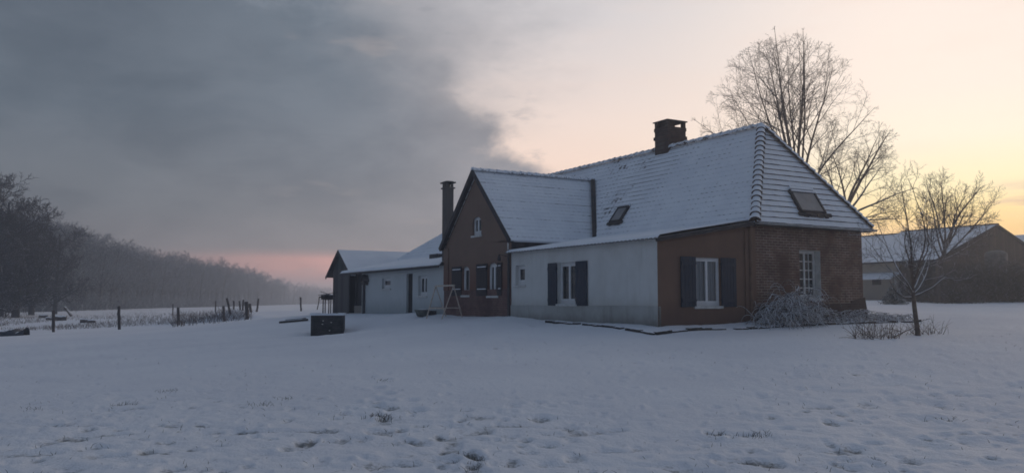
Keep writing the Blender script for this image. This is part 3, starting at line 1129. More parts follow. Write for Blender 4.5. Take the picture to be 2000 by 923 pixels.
def sheet_roof(name, t0, z0, t1, z1, s0, s1, period=0.177, seed=1, snow_t=0.055):
    """low lean-to roof: corrugated sheets with a blanket of snow"""
    mb = MB()
    n = int((s1 - s0) / (period / 6))
    rng = random.Random(seed)

    def zz(t):
        return z0 + (z1 - z0) * (t - t0) / (t1 - t0)
    pr = []
    for i in range(n + 1):
        s = s0 + (s1 - s0) * i / n
        h = 0.022 * math.sin(2 * math.pi * (s - s0) / period)
        pr.append((s, h))
    for (a, ha), (b, hb) in zip(pr[:-1], pr[1:]):
        mb.poly([(t0, a, z0 + ha), (t0, b, z0 + hb), (t1, b, z1 + hb), (t1, a, z1 + ha)], 0)
        mb.poly([(t0, a, z0 + ha - 0.012), (t0, b, z0 + hb - 0.012), (t0, b, z0 + hb), (t0, a, z0 + ha)], 0)
    o = mb.build(name, ['corrugated'], H)
    # snow blanket
    nt, ns = 26, int((s1 - s0) / 0.13)
    V, Q = [], []
    ph = rng.uniform(0, 50)
    for i in range(ns + 1):
        s = s0 - 0.015 + (s1 - s0 + 0.03) * i / ns
        for j in range(nt + 1):
            t = t0 + (t1 - t0) * j / nt
            e = 0.035 * (float(vnoise(np.array(s * 2.3 + ph), np.array(3.0))) - 0.35) if j == 0 else 0
            hh = snow_t * (0.8 + 0.5 * float(vnoise(np.array(s * 0.9 + ph), np.array(t * 1.3 + 9)))) + 0.02
            if j == 0:
                hh = 0.006
            V.append((t + e + (0.0 if j else 0.03), s, zz(t) + hh + (0.010 if j else 0.0)))
    for i in range(ns):
        for j in range(nt):
            a = i * (nt + 1) + j
            Q.append((a, a + 1, a + nt + 2, a + nt + 1))
    me = np_mesh('roof_snow', np.array(V), np.array(Q), 'snow')
    if me.polygons[0].normal.z < 0:
        me.flip_normals()
    link('roof_snow', me, o)
    return o


lt0 = -0.20
zl0 = 3.27 + (EAVE - 3.27) * lt0 / 3.4
sheet_roof('lean_to_roof', lt0, zl0, 3.42, EAVE - 0.02, -0.18, S_W0 + 0.12, seed=1)
sheet_roof('annex_roof', -0.28, AN_E - 0.02, 3.5, 3.76, S_W1 + 0.02, S_PE + 0.1, seed=2, snow_t=0.075)
w = MB()
w.bar((-0.18, -0.17, zl0 - 0.045), (3.40, -0.17, EAVE - 0.075), 0.03, 0.09)
w.bar((-0.02, -0.06, zl0 - 0.02), (3.40, -0.06, EAVE - 0.07), 0.2, 0.025)
w.build('lean_to_verge', ['dark_fascia'], H)  # verge strip; its dark colour also carries the shade under the overhang
w = MB()
w.box(-0.27, -0.24, S_W1 + 0.03, S_PE + 0.1, AN_E - 0.11, AN_E - 0.035)
w.build('annex_fascia', ['dark_fascia'], H)
w = MB()
# a low dark box where the annex roof meets the tiles
s_h0, s_h1 = on_t(862, 500, 2.4)[0], on_t(846, 500, 2.4)[0]
w.box(2.2, 2.75, s_h0, s_h1, 3.45, 3.80)
w.build('low_roof_box', ['dark_fascia'], H)
# gutter and soffit of the brick end
w = MB()
w.box(3.42, 8.47, -0.20, 0.05, EAVE - 0.11, EAVE - 0.075)
w.build('eave_board', ['dark_fascia'], H)
w = MB()
n = 8
for i in range(n):
    a0, a1 = math.pi + math.pi * i / n, math.pi + math.pi * (i + 1) / n
    r = 0.062
    p = lambda an, x: (x, -0.29 + r * math.cos(an), EAVE - 0.035 + r * math.sin(an))
    w.poly([p(a0, 3.40), p(a1, 3.40), p(a1, 8.55), p(a0, 8.55)])
w.build('gutter', ['zinc'], H)
# down pipes
for (t, s, z1, r, m) in ((-0.05, S_W0 + 0.10, 3.35, 0.05, 'dark_pipe'), (-0.06, S_AN - 0.42, 2.9, 0.07, 'dark_pipe'), (3.33, -0.06, 3.7, 0.055, 'brown_pipe')):
    w = MB()
    w.tube([(t, s, Z0), (t, s, z1 - 0.2), (t, s - 0.02, z1)], r, 10)
    for z in (1.6, 2.6):
        w.tube([(t, s, z), (t, s, z + 0.03)], r * 1.25, 10)
    w.build('down_pipe', [m], H, smooth=False)
w = MB()
w.box(-0.035, 0.02, S_W0 + 0.16, S_W0 + 0.22, Z0, 3.6)
w.build('corner_strip', ['old_white_paint'], H)
w = MB()                                # brown render pilaster where brown meets brick
w.box(3.15, 3.55, -0.05, 0.10, Z0, EAVE - 0.2)
w.build('corner_pier', ['brown_render'], H)
w = MB()
w.box(-0.05, 0.0, S_W1 - 0.38, S_W1, GB, 3.66)
w.build('gable_pier', ['gable_render'], H)


# ---- windows: each is a part with its pane, sill and shutters as sub-parts
def fr(plane, c):
    return (lambda u, d, z: (c + d, u, z)) if plane == 't' else (lambda u, d, z: (u, c + d, z))


def pbox(mb, F, u0, u1, d0, d1, z0, z1, mi=0):
    a, b = F(u0, d0, z0), F(u1, d1, z1)
    mb.box(a[0], b[0], a[1], b[1], a[2], b[2], mi)


def window(plane, c, h, depth, sashes=2, cols=1, rows=1, fw=0.055, mat='pvc_white', sill=True, shutters=None, shmat='shutter_blue', arch=False, curtain=False, sillm='stone_sill', sill_out=0.05):
    F = fr(plane, c)
    a, b, z0, z1 = h[:4]
    mb = MB()
    d0, d1 = depth - 0.06, depth
    pbox(mb, F, a, b, d0, d1, z1 - fw, z1)
    pbox(mb, F, a, b, d0, d1, z0, z0 + fw * 1.3)
    pbox(mb, F, a, a + fw, d0 + .001, d1 - .001, z0 + fw * 1.3, z1 - fw)
    pbox(mb, F, b - fw, b, d0 + .001, d1 - .001, z0 + fw * 1.3, z1 - fw)
    sw = (b - a - 2 * fw) / sashes
    for i in range(sashes):
        u0, u1 = a + fw + sw * i, a + fw + sw * (i + 1)
        e = fw * 0.62
        dd0, dd1 = d0 - 0.012, d1 - 0.012
        pbox(mb, F, u0, u0 + e, dd0, dd1, z0 + fw * 1.3, z1 - fw)
        pbox(mb, F, u1 - e, u1, dd0, dd1, z0 + fw * 1.3, z1 - fw)
        pbox(mb, F, u0 + e, u1 - e, dd0, dd1, z1 - fw - e, z1 - fw)
        pbox(mb, F, u0 + e, u1 - e, dd0, dd1, z0 + fw * 1.3, z0 + fw * 1.3 + e * 1.5)
        for q in range(1, cols):
            u = u0 + e + (sw - 2 * e) * q / cols
            pbox(mb, F, u - 0.013, u + 0.013, d0, d0 + 0.03, z0 + fw * 1.3, z1 - fw)
        for q in range(1, rows):
            z = z0 + fw + (z1 - z0 - 2 * fw) * q / rows
            pbox(mb, F, u0 + e, u1 - e, d0 + 0.002, d0 + 0.028, z - 0.014, z + 0.014)
    if arch:
        r = (b - a) / 2
        m = (a + b) / 2
        rise = r * 0.75
        for sg in (-1, 1):
            pts = [F(m + sg * r, d0 - 0.008, z1)]
            for i in range(9):
                th = math.pi / 2 * i / 8
                pts.append(F(m + sg * (r - fw * .9) * math.sin(th), d0 - 0.008, z1 - rise - fw * .6 + rise * math.cos(th)))
            mb.poly(pts)
    o = mb.build('window', [mat], H, bev=0.0)
    p = MB()
    if curtain:
        p.poly([F(a + fw, depth - 0.03, z0 + fw), F(b - fw, depth - 0.03, z0 + fw), F(b - fw, depth - 0.03, z1 - fw), F(a + fw, depth - 0.03, z1 - fw)])
    else:
        pbox(p, F, a + fw, b - fw, depth - 0.035, depth - 0.030, z0 + fw, z1 - fw)
    p.build('pane', ['window_glass' if not curtain else 'clear_glass'], o)
    if curtain:
        q = MB()
        n = 60
        for i in range(n):
            ua, ub = a + fw * .5 + (b - a - fw) * i / n, a + fw * .5 + (b - a - fw) * (i + 1) / n
            da, db = depth + 0.01 + 0.018 * math.sin(ua * 62), depth + 0.01 + 0.018 * math.sin(ub * 62)
            q.poly([F(ua, da, z0), F(ub, db, z0), F(ub, db, z1), F(ua, da, z1)])
        q.build('curtain', ['lace_curtain'], o, smooth=True)
    if sill:
        q = MB()
        pbox(q, F, a - 0.06, b + 0.06, -sill_out, depth - 0.065, z0 - 0.075, z0 - 0.002)
        q.build('sill', [sillm], o, bev=0.008)
    for (s0, s1, zz0, zz1, ang) in (shutters or []):
        q = MB()
        lo, hi = min(s0, s1), max(s0, s1)
        nb = max(3, int((hi - lo) / 0.11))
        for i in range(nb):
            pbox(q, F, lo + (hi - lo) * i / nb + 0.003, lo + (hi - lo) * (i + 1) / nb - 0.003, -0.048, -0.022, zz0, zz1)
        for z in (zz0 + 0.18, zz1 - 0.18):
            pbox(q, F, lo + 0.02, hi - 0.02, -0.070, -0.0485, z - 0.05, z + 0.05)
            pbox(q, F, s0, s0 + 0.02 if s1 > s0 else s0 - 0.02, -0.07, -0.002, z - 0.02, z + 0.02)
        sh = q.build('shutter', [shmat], o)
        if arch:
            for z in (zz0 + 0.235, zz1 - 0.125):
                q = MB()                # narrow snow line caught on the batten
                pbox(q, F, lo + 0.05, hi - 0.12, -0.075, -0.050, z, z + 0.028)
                q.build('batten_snow', ['snow'], o)
    return o


m, k = newmat('clear_glass')
gl = k.new('ShaderNodeBsdfGlossy')
gl.inputs['Roughness'].default_value = 0.05
tr = k.new('ShaderNodeBsdfTransparent')
tr.inputs[0].default_value = (0.8, 0.83, 0.85, 1)
fz = k.new('ShaderNodeFresnel')
fz.inputs[0].default_value = 1.5
mx = k.new('ShaderNodeMixShader')
k.link(fz.outputs[0], mx.inputs[0])
k.link(tr.outputs[0], mx.inputs[1])
k.link(gl.outputs[0], mx.inputs[2])
ou = k.new('ShaderNodeOutputMaterial')
k.link(mx.outputs[0], ou.inputs[0])

zsh0, zsh1 = on_t(1110, 596.5, 0)[1], on_t(1110, 511.5, 0)[1]
window('t', 0.0, W_LIV, 0.17, 2, shutters=[(W_LIV[1], on_t(1072, 550, 0)[0], zsh0, zsh1, 0), (W_LIV[0], on_t(1148.5, 550, 0)[0], zsh0, zsh1, 0)], fw=0.07)
window('t', 0.0, W_WC, 0.17, 1, fw=0.075)
zb0, zb1 = on_s(1380, 599, 0)[1], on_s(1380, 502, 0)[1]
window('s', 0.0, W_BED, 0.12, 2, fw=0.06, curtain=True, shutters=[(W_BED[0], on_s(1328, 550, 0)[0], zb0, zb1, 0), (W_BED[1], on_s(1436, 550, 0)[0], zb0, zb1, 0)])
window('s', 0.06, W_BRK, 0.29, 2, cols=2, rows=5, fw=0.05, mat='old_white_paint', sill_out=0.04)
zg = (on_t(943, 577.5, 0)[1], on_t(943, 515, 0)[1])
window('t', 0.0, W_G1, 0.14, 1, fw=0.09, arch=True, shmat='shutter_brown', shutters=[(W_G1[1], on_t(884, 550, 0)[0], zg[0] + 0.02, zg[1] - 0.03, 0)])
window('t', 0.0, W_G2, 0.14, 2, fw=0.09, arch=True, shmat='shutter_brown', shutters=[(W_G2[1], on_t(932, 550, 0)[0], zg[0], zg[1], 0), (W_G2[0], on_t(981.5, 550, 0)[0], zg[0], zg[1], 0)])
window('t', 0.0, W_GT, 0.14, 2, fw=0.07, arch=True)
window('t', 0.0, W_A1, 0.17, 1, fw=0.07)
window('t', 0.0, W_A2, 0.17, 2, fw=0.07)
w = MB()
w.box(0.10, 0.15, D_AN[0], D_AN[1], 0.9, D_AN[3])
dr = w.build('door', ['door_boards'], H)
w = MB()
w.box(0.04, 0.10, D_AN[0] + 0.08, D_AN[0] + 0.11, 1.9, 2.05)
w.build('handle', ['zinc'], dr)
# reveal slabs painted white round the living room window
# roof windows
def plane_pt(px, py, P0, N):
    d = ray(px, py)
    Rm = np.array([[RX, RY, 0], [-RY, RX, 0], [0, 0, 1]])
    o = Rm @ (np.array([0, 0, EYE]) - np.array([A[0], A[1], 0]))
    dl = Rm @ d
    k = ((P0 - o) @ N) / (dl @ N)
    return Vector(o + dl * k)


def roof_window(quad, P0, P1, P2, lift, fw, snow_glass):
    P0, P1, P2 = map(np.array, (P0, P1, P2))
    N = np.cross(P1 - P0, P2 - P0)
    N = N / np.linalg.norm(N)
    if N[2] < 0:
        N = -N
    c = [plane_pt(x, y, P0, N) for x, y in quad]   # tl, tr, br, bl
    n = Vector(N)
    top, bot = (c[0] + c[1]) / 2, (c[2] + c[3]) / 2
    Uh = Vector(np.array(P1 - P0) / np.linalg.norm(P1 - P0))
    if Uh.dot(c[1] - c[0]) < 0:
        Uh = -Uh
    Vv = n.cross(Uh)
    if Vv.z < 0:
        Vv = -Vv
    cen = sum(c, Vector()) / 4
    hw = abs((c[1] - c[0]).dot(Uh) + (c[2] - c[3]).dot(Uh)) / 4
    hh = abs((top - bot).dot(Vv)) / 2
    mb = MB()

    def B(u0, u1, v0, v1, h0, h1, m=mb, mi=0):
        q = [cen + Uh * u + Vv * v + n * h for h in (h0, h1) for (u, v) in ((u0, v0), (u1, v0), (u1, v1), (u0, v1))]
        m.hexa(q, mi)
    B(-hw, -hw + fw, -hh, hh, 0.0, lift)
    B(hw - fw, hw, -hh, hh, 0.0, lift)
    B(-hw + fw, hw - fw, hh - fw, hh, 0.001, lift - .002)
    B(-hw + fw, hw - fw, -hh, -hh + fw * .7, 0.001, lift - .002)
    o = mb.build('roof_window', ['dark_fascia'], H)
    g = MB()
    B(-hw + fw, hw - fw, -hh + fw * .7, hh - fw, 0.01, lift - 0.02, g)
    g.build('pane', ['roof_glass'], o)
    s = MB()
    B(-hw + fw * .5, hw - fw * .5, hh + 0.02, hh + 0.10, 0.03, lift + 0.03, s)
    if snow_glass:
        B(-hw + fw * .6, hw - fw * .6, hh - fw * 1.0, hh - fw * 0.3, lift, lift + 0.025, s)
    s.build('frame_snow', ['snow'], o)
    q = MB()
    rng = random.Random(3)
    for i in range(16):
        u = -hw * 1.05 + 2.3 * hw * i / 15
        wd = rng.uniform(0.05, 0.11)
        B(u - wd, u + wd, -hh - rng.uniform(0.07, 0.16), -hh - 0.005, 0.02, 0.055 + rng.uniform(0, 0.03), q)
    q.build('flashing', ['dark_fascia'], o)


mat_plain('roof_glass', (0.20, 0.20, 0.21), 0.35, 0.15, 3, 0.15)
roof_window([(1541, 373), (1591, 378), (1606, 418), (1558, 416)], (3.38, -0.25, EAVE), (8.47, -0.25, EAVE), (RT, AP_S, RIDGE), 0.10, 0.075, True)
roof_window([(1209, 407), (1231, 404), (1212, 434), (1193, 434)], (3.38, 0, EAVE), (3.38, 10, EAVE), (RT, 10, RIDGE), 0.09, 0.06, False)

# ---- chimneys
t_c = 6.05
s_c0, s_c1 = 6.15, 7.0


def chimney_big():
    s0 = on_t(1331, 280, RT - 0.05)[0]
    w = MB()
    # near corner seen at the middle of the stack
    t0, t1 = RT - 0.15, RT + 0.72
    sc_, hl_ = 6.52, 0.36
    s0, s1 = sc_ - hl_, sc_ + hl_
    zt = on_t(1300, 243, RT + 0.2)[1]
    zb = RIDGE - 0.6
    w.box(t0, t1, s0, s1, zb, zt - 0.18)
    w.box(t0 - 0.035, t1 + 0.035, s0 - 0.035, s1 + 0.035, zt - 0.62, zt - 0.5)
    w.box(t0 - 0.02, t1 + 0.02, s0 - 0.02, s1 + 0.02, zt - 0.30, zt - 0.18)
    for (a, b) in ((t0, s0), (t1 - 0.13, s0), (t0, s1 - 0.13), (t1 - 0.13, s1 - 0.13)):
        w.box(a, a + 0.13, b, b + 0.13, zt - 0.18, zt + 0.03)
    w.box(t0 + 0.13, t0 + 0.40, s0 + 0.13, s1 - 0.13, zt - 0.18, zt + 0.02)
    c = w.build('brick_chimney', ['brick_dark'], H, label='broad dark brick chimney stack on the main ridge')
    q = MB()
    e = 0.05
    b = [(t0 - e, s0 - e, zt + 0.03), (t1 + e, s0 - e, zt + 0.03), (t1 + e, s1 + e, zt + 0.03), (t0 - e, s1 + e, zt + 0.03)]
    tp = [(p[0], p[1], zt + 0.07) for p in b]
    ap = ((t0 + t1) / 2 - 0.05, (s0 + s1) / 2, zt + 0.17)
    q.poly(b[::-1])
    for i in range(4):
        j = (i + 1) % 4
        q.poly([b[i], b[j], tp[j], tp[i]])
        q.poly([tp[i], tp[j], ap])
    q.build('chimney_cap', ['dark_fascia'], c)


def chimney_slim():
    t0, t1 = 0.22, 0.53
    sm = on_t(874.5, 450, 0.375)[0]
    s0, s1 = sm - 0.2, sm + 0.2
    zt = on_t(874, 368, 0.3)[1]
    w = MB()
    w.box(t0, t1, s0, s1, 2.6, zt)
    w.box(t0 - 0.05, t1 + 0.05, s0 - 0.05, s1 + 0.05, zt, zt + 0.05)
    for (a, b) in ((t0, s0), (t1 - 0.1, s0), (t0, s1 - 0.1), (t1 - 0.1, s1 - 0.1), (t0, (s0 + s1) / 2 - 0.04)):
        w.box(a, a + 0.09, b, b + 0.09, zt + 0.05, zt + 0.22)
    c = w.build('slim_chimney', ['chimney_render'], H, label='tall slim brown chimney beside the gable wing')
    q = MB()
    q.box(t0 - 0.07, t1 + 0.07, s0 - 0.07, s1 + 0.07, zt + 0.22, zt + 0.27)
    q.box(t0 + 0.0, t1 - 0.0, s0 + 0.0, s1 - 0.0, zt + 0.27, zt + 0.30)
    q.build('chimney_cap', ['dark_fascia'], c)


chimney_big()
chimney_slim()

# small bracket with a hanging end on the wing corner
w = MB()
sb = S_W0 + 0.35
w.bar((0, sb, 3.15), (-0.28, sb, 3.2), 0.02, 0.02)
w.tube([(-0.28, sb, 3.2), (-0.28, sb, 3.05), (-0.28, sb, 2.98)], [0.02, 0.07, 0.05], 8)
w.build('wall_bracket', ['dark_fascia'], H)

# ------------------------------------------------------------------ timber shed at the far left end
ts = 0.45
sr, zr = on_t(667, 490, ts)
sl, zl = on_t(643, 542, ts)
swl = on_t(650, 580, ts)[0]
half = sl - sr
SH = empty('timber_shed', (A[0], A[1], 0), ROT, 'weathered dark timber shed with steep snowy gable at the far end of the farmhouse', 'shed')
w = MB()
hw_ = swl - sr


def shz(s):
    return zr - 0.05 - (zr - zl) * abs(s - sr) / half


w.poly([(ts, sr - hw_, Z0), (ts, swl, Z0), (ts, swl, shz(swl)), (ts, sr - hw_, shz(sr - hw_))], 0)
w.poly([(ts, swl, Z0), (4.5, swl, Z0), (4.5, swl, shz(swl)), (ts, swl, shz(swl))], 0)
w.poly([(4.5, swl, Z0), (4.5, sr - hw_, Z0), (4.5, sr - hw_, shz(sr - hw_)), (4.5, sr, zr - .05), (4.5, swl, shz(swl))], 0)
w.build('plank_wall', ['shed_boards'], SH)
w = MB()
w.poly([(ts - 0.003, sr - hw_, shz(sr - hw_)), (ts - 0.003, swl, shz(swl)), (ts - 0.003, sr, zr - 0.05)], 0)
w.build('gable_boards', ['shed_boards_green'], SH)
w = MB()
for sg in (-1, 1):
    e = (ts - 0.2, sr + sg * half, zl)
    p = [(ts - 0.2, sr + sg * half, zl), (4.7, sr + sg * half, zl), (4.7, sr, zr), (ts - 0.2, sr, zr)]
    w.poly([(a, b, c + 0.07) for a, b, c in p], 1)
    w.poly(p, 0)
    for i in range(4):
        a, b = p[i], p[(i + 1) % 4]
        w.poly([a, b, (b[0], b[1], b[2] + 0.07), (a[0], a[1], a[2] + 0.07)], 1 if i != 3 else 0)
    w.bar((ts - 0.21, sr + sg * half, zl - 0.03), (ts - 0.21, sr, zr - 0.03), 0.03, 0.14, mi=0)
w.build('roof', ['dark_fascia', 'snow'], SH)

# ------------------------------------------------------------------ terrace edging: a ragged course of dark stones half under snow
def edging():
    pts = [on for on in ((-0.62, 4.4), (-0.66, 2.2), (-0.72, 0.4), (-0.62, -0.62), (0.8, -0.72), (2.6, -0.80), (4.4, -1.05), (6.0, -1.25), (7.6, -1.35), (9.0, -1.4))]
    w = MB()
    rng = random.Random(11)
    for (a, b) in zip(pts[:-1], pts[1:]):
        L = math.hypot(b[0] - a[0], b[1] - a[1])
        u = 0.0
        while u < L - 0.1:
            l = rng.uniform(0.22, 0.55)
            if rng.random() < 0.87:
                f0, f1 = u / L, min(1, (u + l - 0.02) / L)
                p = [(a[0] + (b[0] - a[0]) * f, a[1] + (b[1] - a[1]) * f) for f in (f0, f1)]
                zz = []
                for q in p:
                    wv = loc2w(*q)
                    zz.append(g1(*wv))
                hgt = rng.uniform(0.02, 0.075)
                w.bar((p[0][0], p[0][1], zz[0] + hgt - 0.1), (p[1][0], p[1][1], zz[1] + hgt - 0.1), 0.16, 0.2)
            u += l
    o = w.build('kerb', ['kerb_stone'], None, bev=0.02)
    o.location = (A[0], A[1], 0)
    o.rotation_euler = (0, 0, ROT)
    set_props(o, kind='structure')


edging()


# ------------------------------------------------------------------ barn on the right
B0 = np.array([30.3, 60.0])
BN = empty('barn', (B0[0], B0[1], 0), ROT, 'long brown barn with snowy roof and broad dark gable behind the bare trees', 'barn')
BE = at_depth(1835, 506, 60.0)[2]
bt, bz = on_s(1943, 440.5, 0.0, B0)
BW = bt * 2
w = MB()
w.poly([(0, 0, 0.5), (BW, 0, 0.5), (BW, 0, BE), (0, 0, BE)], 0)
w.build('brick_gable_wall', ['brick_dark'], BN)
w = MB()
w.poly([(0, -0.01, BE), (BW, -0.01, BE), (bt, -0.01, bz - 0.05)], 0)
w.poly([(-0.02, -0.012, BE - 0.25), (BW, -0.012, BE - 0.25), (BW, -0.012, BE), (-0.02, -0.012, BE)], 0)
w.build('gable_boards', ['barn_boards'], BN)
w = MB()
# long side: dark open bays near, rendered wall further on
S1 = on_t(1757, 540, 0.0, B0)[0]
wall_cells(w, 't', 0.0, S1, 34.0, 0.5, BE, [trect(1704, 1721, 541, 555, 0.0)] if False else [], 0.3)
w.build('rendered_wall', ['beige_render'], BN)
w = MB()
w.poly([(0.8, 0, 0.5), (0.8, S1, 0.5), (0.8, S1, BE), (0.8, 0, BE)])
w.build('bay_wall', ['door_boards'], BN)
w = MB()
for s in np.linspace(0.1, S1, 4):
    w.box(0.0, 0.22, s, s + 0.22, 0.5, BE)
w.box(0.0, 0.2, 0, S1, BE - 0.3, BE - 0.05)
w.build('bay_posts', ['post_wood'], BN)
so, zt_ = on_t(1721, 541, 0.0, B0)
so2, zb_ = on_t(1704, 556, 0.0, B0)
w = MB()
w.box(-0.02, 0.05, so, so2, zb_, zt_)
w.build('window', ['dark_fascia'], BN)
w = MB()
sa, za = on_t(1757, 534, -0.1, B0)
w.hexa([(-1.2, sa, za - 0.42), (0, sa, za), (0, 34, za), (-1.2, 34, za - 0.42), (-1.2, sa, za - 0.30), (0, sa, za + 0.12), (0, 34, za + 0.12), (-1.2, 34, za - 0.30)])
w.build('pent_roof', ['snow'], BN)
w = MB()
sj = on_t(1761, 450, bt, B0)[0]
for (s0, s1, dz) in ((-0.25, sj, 0.0), (sj, 35.0, -0.16)):
    for sg in (-1, 1):
        e = bt + sg * (bt + 0.4)
        ez = bz - (bz - BE) * (bt + 0.4) / bt
        p = [(e, s0, ez + dz), (e, s1, ez + dz), (bt, s1, bz + dz), (bt, s0, bz + dz)]
        w.poly([(a, b, c + 0.12) for a, b, c in p], 1)
        w.poly(p, 0)
        for i in range(4):
            a, b = p[i], p[(i + 1) % 4]
            w.poly([a, b, (b[0], b[1], b[2] + 0.12), (a[0], a[1], a[2] + 0.12)], 0 if i in (0, 3) else 1)
    w.bar((bt, s0, bz + dz + 0.13), (bt, s1, bz + dz + 0.13), 0.3, 0.08, mi=0)
w.build('roof', ['dark_fascia', 'snow_barn'] if False else ['dark_fascia', 'snow'], BN)

C0 = at_depth(2010, 500, 88.0)
B2 = empty('far_barn', (C0[0], C0[1], 0), ROT, 'smaller snow-roofed barn far off beyond the right slope of the big barn', 'barn')
w = MB()
zr2 = at_depth(1990, 452.5, 90)[2]
w.poly([(0, -9, 0.8), (0, 26, 0.8), (0, 26, zr2 - 3), (0, -9, zr2 - 3)])
w.poly([(0, -9, 0.8), (11, -9, 0.8), (11, -9, zr2 - 3), (5.5, -9, zr2 - .1), (0, -9, zr2 - 3)])
w.poly([(11, 26, 0.8), (11, -9, 0.8), (11, -9, zr2 - 3), (11, 26, zr2 - 3)])
w.poly([(0, 26, 0.8), (11, 26, 0.8), (11, 26, zr2 - 3), (5.5, 26, zr2 - .1), (0, 26, zr2 - 3)])
w.build('wall', ['brick_dark'], B2)
w = MB()
for sg in (-1, 1):
    p = [(5.5 + sg * 5.9, -9.2, zr2 - 3.2), (5.5 + sg * 5.9, 26.2, zr2 - 3.2), (5.5, 26.2, zr2), (5.5, -9.2, zr2)]
    w.poly(p, 0)
    w.poly([(a, b, c - 0.12) for a, b, c in p], 1)
w.build('roof', ['snow', 'dark_fascia'], B2)

# feed silo in front of the barn gable
tp = at_depth(1946, 520, 56.0)
gt = g1(tp[0], tp[1])
TK = empty('feed_silo', (tp[0], tp[1], gt), 0, 'pale round metal tank with domed top, rising behind the brush against the dark gable', 'silo')
zt_ = at_depth(1946, 497, 56.0)[2] - gt
w = MB()
w.lathe([(0.68, 0.5), (0.69, zt_ * 0.5), (0.69, zt_), (0.66, zt_ + 0.10), (0.5, zt_ + 0.22), (0.2, zt_ + 0.29), (0.02, zt_ + 0.30)], n=32)
w.build('tank', ['metal_tank'], TK, smooth=True)
for k_ in (0.33, 0.66, 0.98):
    w = MB()
    w.lathe([(0.692, zt_ * k_ - 0.02), (0.715, zt_ * k_), (0.692, zt_ * k_ + 0.02)], n=32)
    w.build('hoop', ['metal_tank'], TK)
w = MB()
w.hexa([(-0.05, -0.2, zt_ + 0.38), (0.28, -0.2, zt_ + 0.26), (0.28, 0.2, zt_ + 0.26), (-0.05, 0.2, zt_ + 0.38), (-0.05, -0.2, zt_ + 0.43), (0.28, -0.2, zt_ + 0.31), (0.28, 0.2, zt_ + 0.31), (-0.05, 0.2, zt_ + 0.43)])
w.build('hatch', ['metal_tank'], TK)
for a in range(4):
    w = MB()
    x, y = 0.55 * math.cos(a * math.pi / 2 + .7), 0.55 * math.sin(a * math.pi / 2 + .7)
    w.tube([(x, y, -0.2), (x, y, 0.6)], 0.05, 8)
    w.build('leg', ['metal_tank'], TK)


# ------------------------------------------------------------------ trees
def rot_about(v, ax, a):
    return v * math.cos(a) + np.cross(ax, v) * math.sin(a) + ax * (ax @ v) * (1 - math.cos(a))


def nrm(v):
    return v / max(1e-9, np.linalg.norm(v))


class Tree:
    def __init__(self, seed):
        self.r = np.random.default_rng(seed)
        self.paths = []                  # (pts, radii, level)
        self.env = None                  # (centre, radii) of the crown: growth stops outside it

    def branch(self, pos, d, length, rad, level, spec):
        r = self.r
        S = spec[min(level, len(spec) - 1)]
        n = S['seg']
        pts = [np.array(pos, float)]
        dd = nrm(np.array(d, float))
        for i in range(n):
            dd = nrm(dd + r.normal(0, S['wob'], 3) + np.array([0, 0, S['up']]))
            pts.append(pts[-1] + dd * length / n)
            if self.env is not None and (((pts[-1] - self.env[0]) / self.env[1]) ** 2).sum() > 1.0:
                break
        n = len(pts) - 1
        rr = [rad * (1 - (1 - S['tip']) * i / n) for i in range(n + 1)]
        self.paths.append((np.array(pts), np.array(rr), level))
        if level + 1 >= len(spec):
            return
        C = spec[level + 1]
        k = S['kids'] * (0.4 + 0.6 * n / S['seg'])
        k = max(1, int(round(k * r.uniform(0.8, 1.2))))
        ph = r.uniform(0, 6.28)
        for j in range(k):
            f = S['from'] + (1 - S['from']) * ((j + r.uniform(0, 1)) / k)
            q = min(n - 1e-6, f * n)
            i = int(q)
            p = pts[i] * (1 - (q - i)) + pts[i + 1] * (q - i)
            t = nrm(pts[i + 1] - pts[i])
            ax = nrm(np.cross(t, np.array([0.3, 0.2, 1.0]) if abs(t[2]) < 0.95 else np.array([1.0, 0, 0])))
            ax = rot_about(ax, t, ph + j * 2.399 + r.uniform(-.5, .5))
            ang = math.radians(S['ang'] * r.uniform(0.7, 1.3))
            nd = rot_about(t, ax, ang)
            ln = length * S['ratio'] * r.uniform(0.65, 1.2) * (1.15 - 0.55 * f)
            self.branch(p, nd, ln, max(C['rmin'], rad * (1 - (1 - S['tip']) * f) * S['rr']), level + 1, spec)

    def arrays(self, lo, hi, sides):
        Vs, Qs, off = [], [], 0
        groups = {}
        for p, rr, l in self.paths:
            if lo <= l <= hi:
                groups.setdefault((len(p), sides[min(l, len(sides) - 1)]), []).append((p, rr))
        for (n, s), lst in groups.items():
            P = np.array([a for a, b in lst])
            R = np.array([b for a, b in lst])
            T = np.gradient(P, axis=1)
            T /= np.linalg.norm(T, axis=2, keepdims=True) + 1e-9
            ref = np.where(np.abs(T[..., 2:3]) < 0.9, np.array([0, 0, 1.0]), np.array([1.0, 0, 0]))
            ref = np.broadcast_to(ref[:, :1], ref.shape)
            Sd = np.cross(T, ref)
            Sd /= np.linalg.norm(Sd, axis=2, keepdims=True) + 1e-9
            U = np.cross(Sd, T)
            a = np.arange(s) * 2 * math.pi / s + 0.5
            ring = P[:, :, None, :] + R[:, :, None, None] * (Sd[:, :, None, :] * np.cos(a)[None, None, :, None] + U[:, :, None, :] * np.sin(a)[None, None, :, None])
            N = len(lst)
            V = ring.reshape(-1, 3)
            base = (np.arange(N) * n * s)[:, None, None]
            i = np.arange(n - 1)[None, :, None]
            j = np.arange(s)[None, None, :]
            j2 = (j + 1) % s
            Q = np.stack([base + i * s + j, base + i * s + j2, base + (i + 1) * s + j2, base + (i + 1) * s + j], -1).reshape(-1, 4)
            Vs.append(V)
            Qs.append(Q + off)
            off += len(V)
        return np.concatenate(Vs), np.concatenate(Qs)


SIDES = (10, 7, 5, 4, 3, 3)


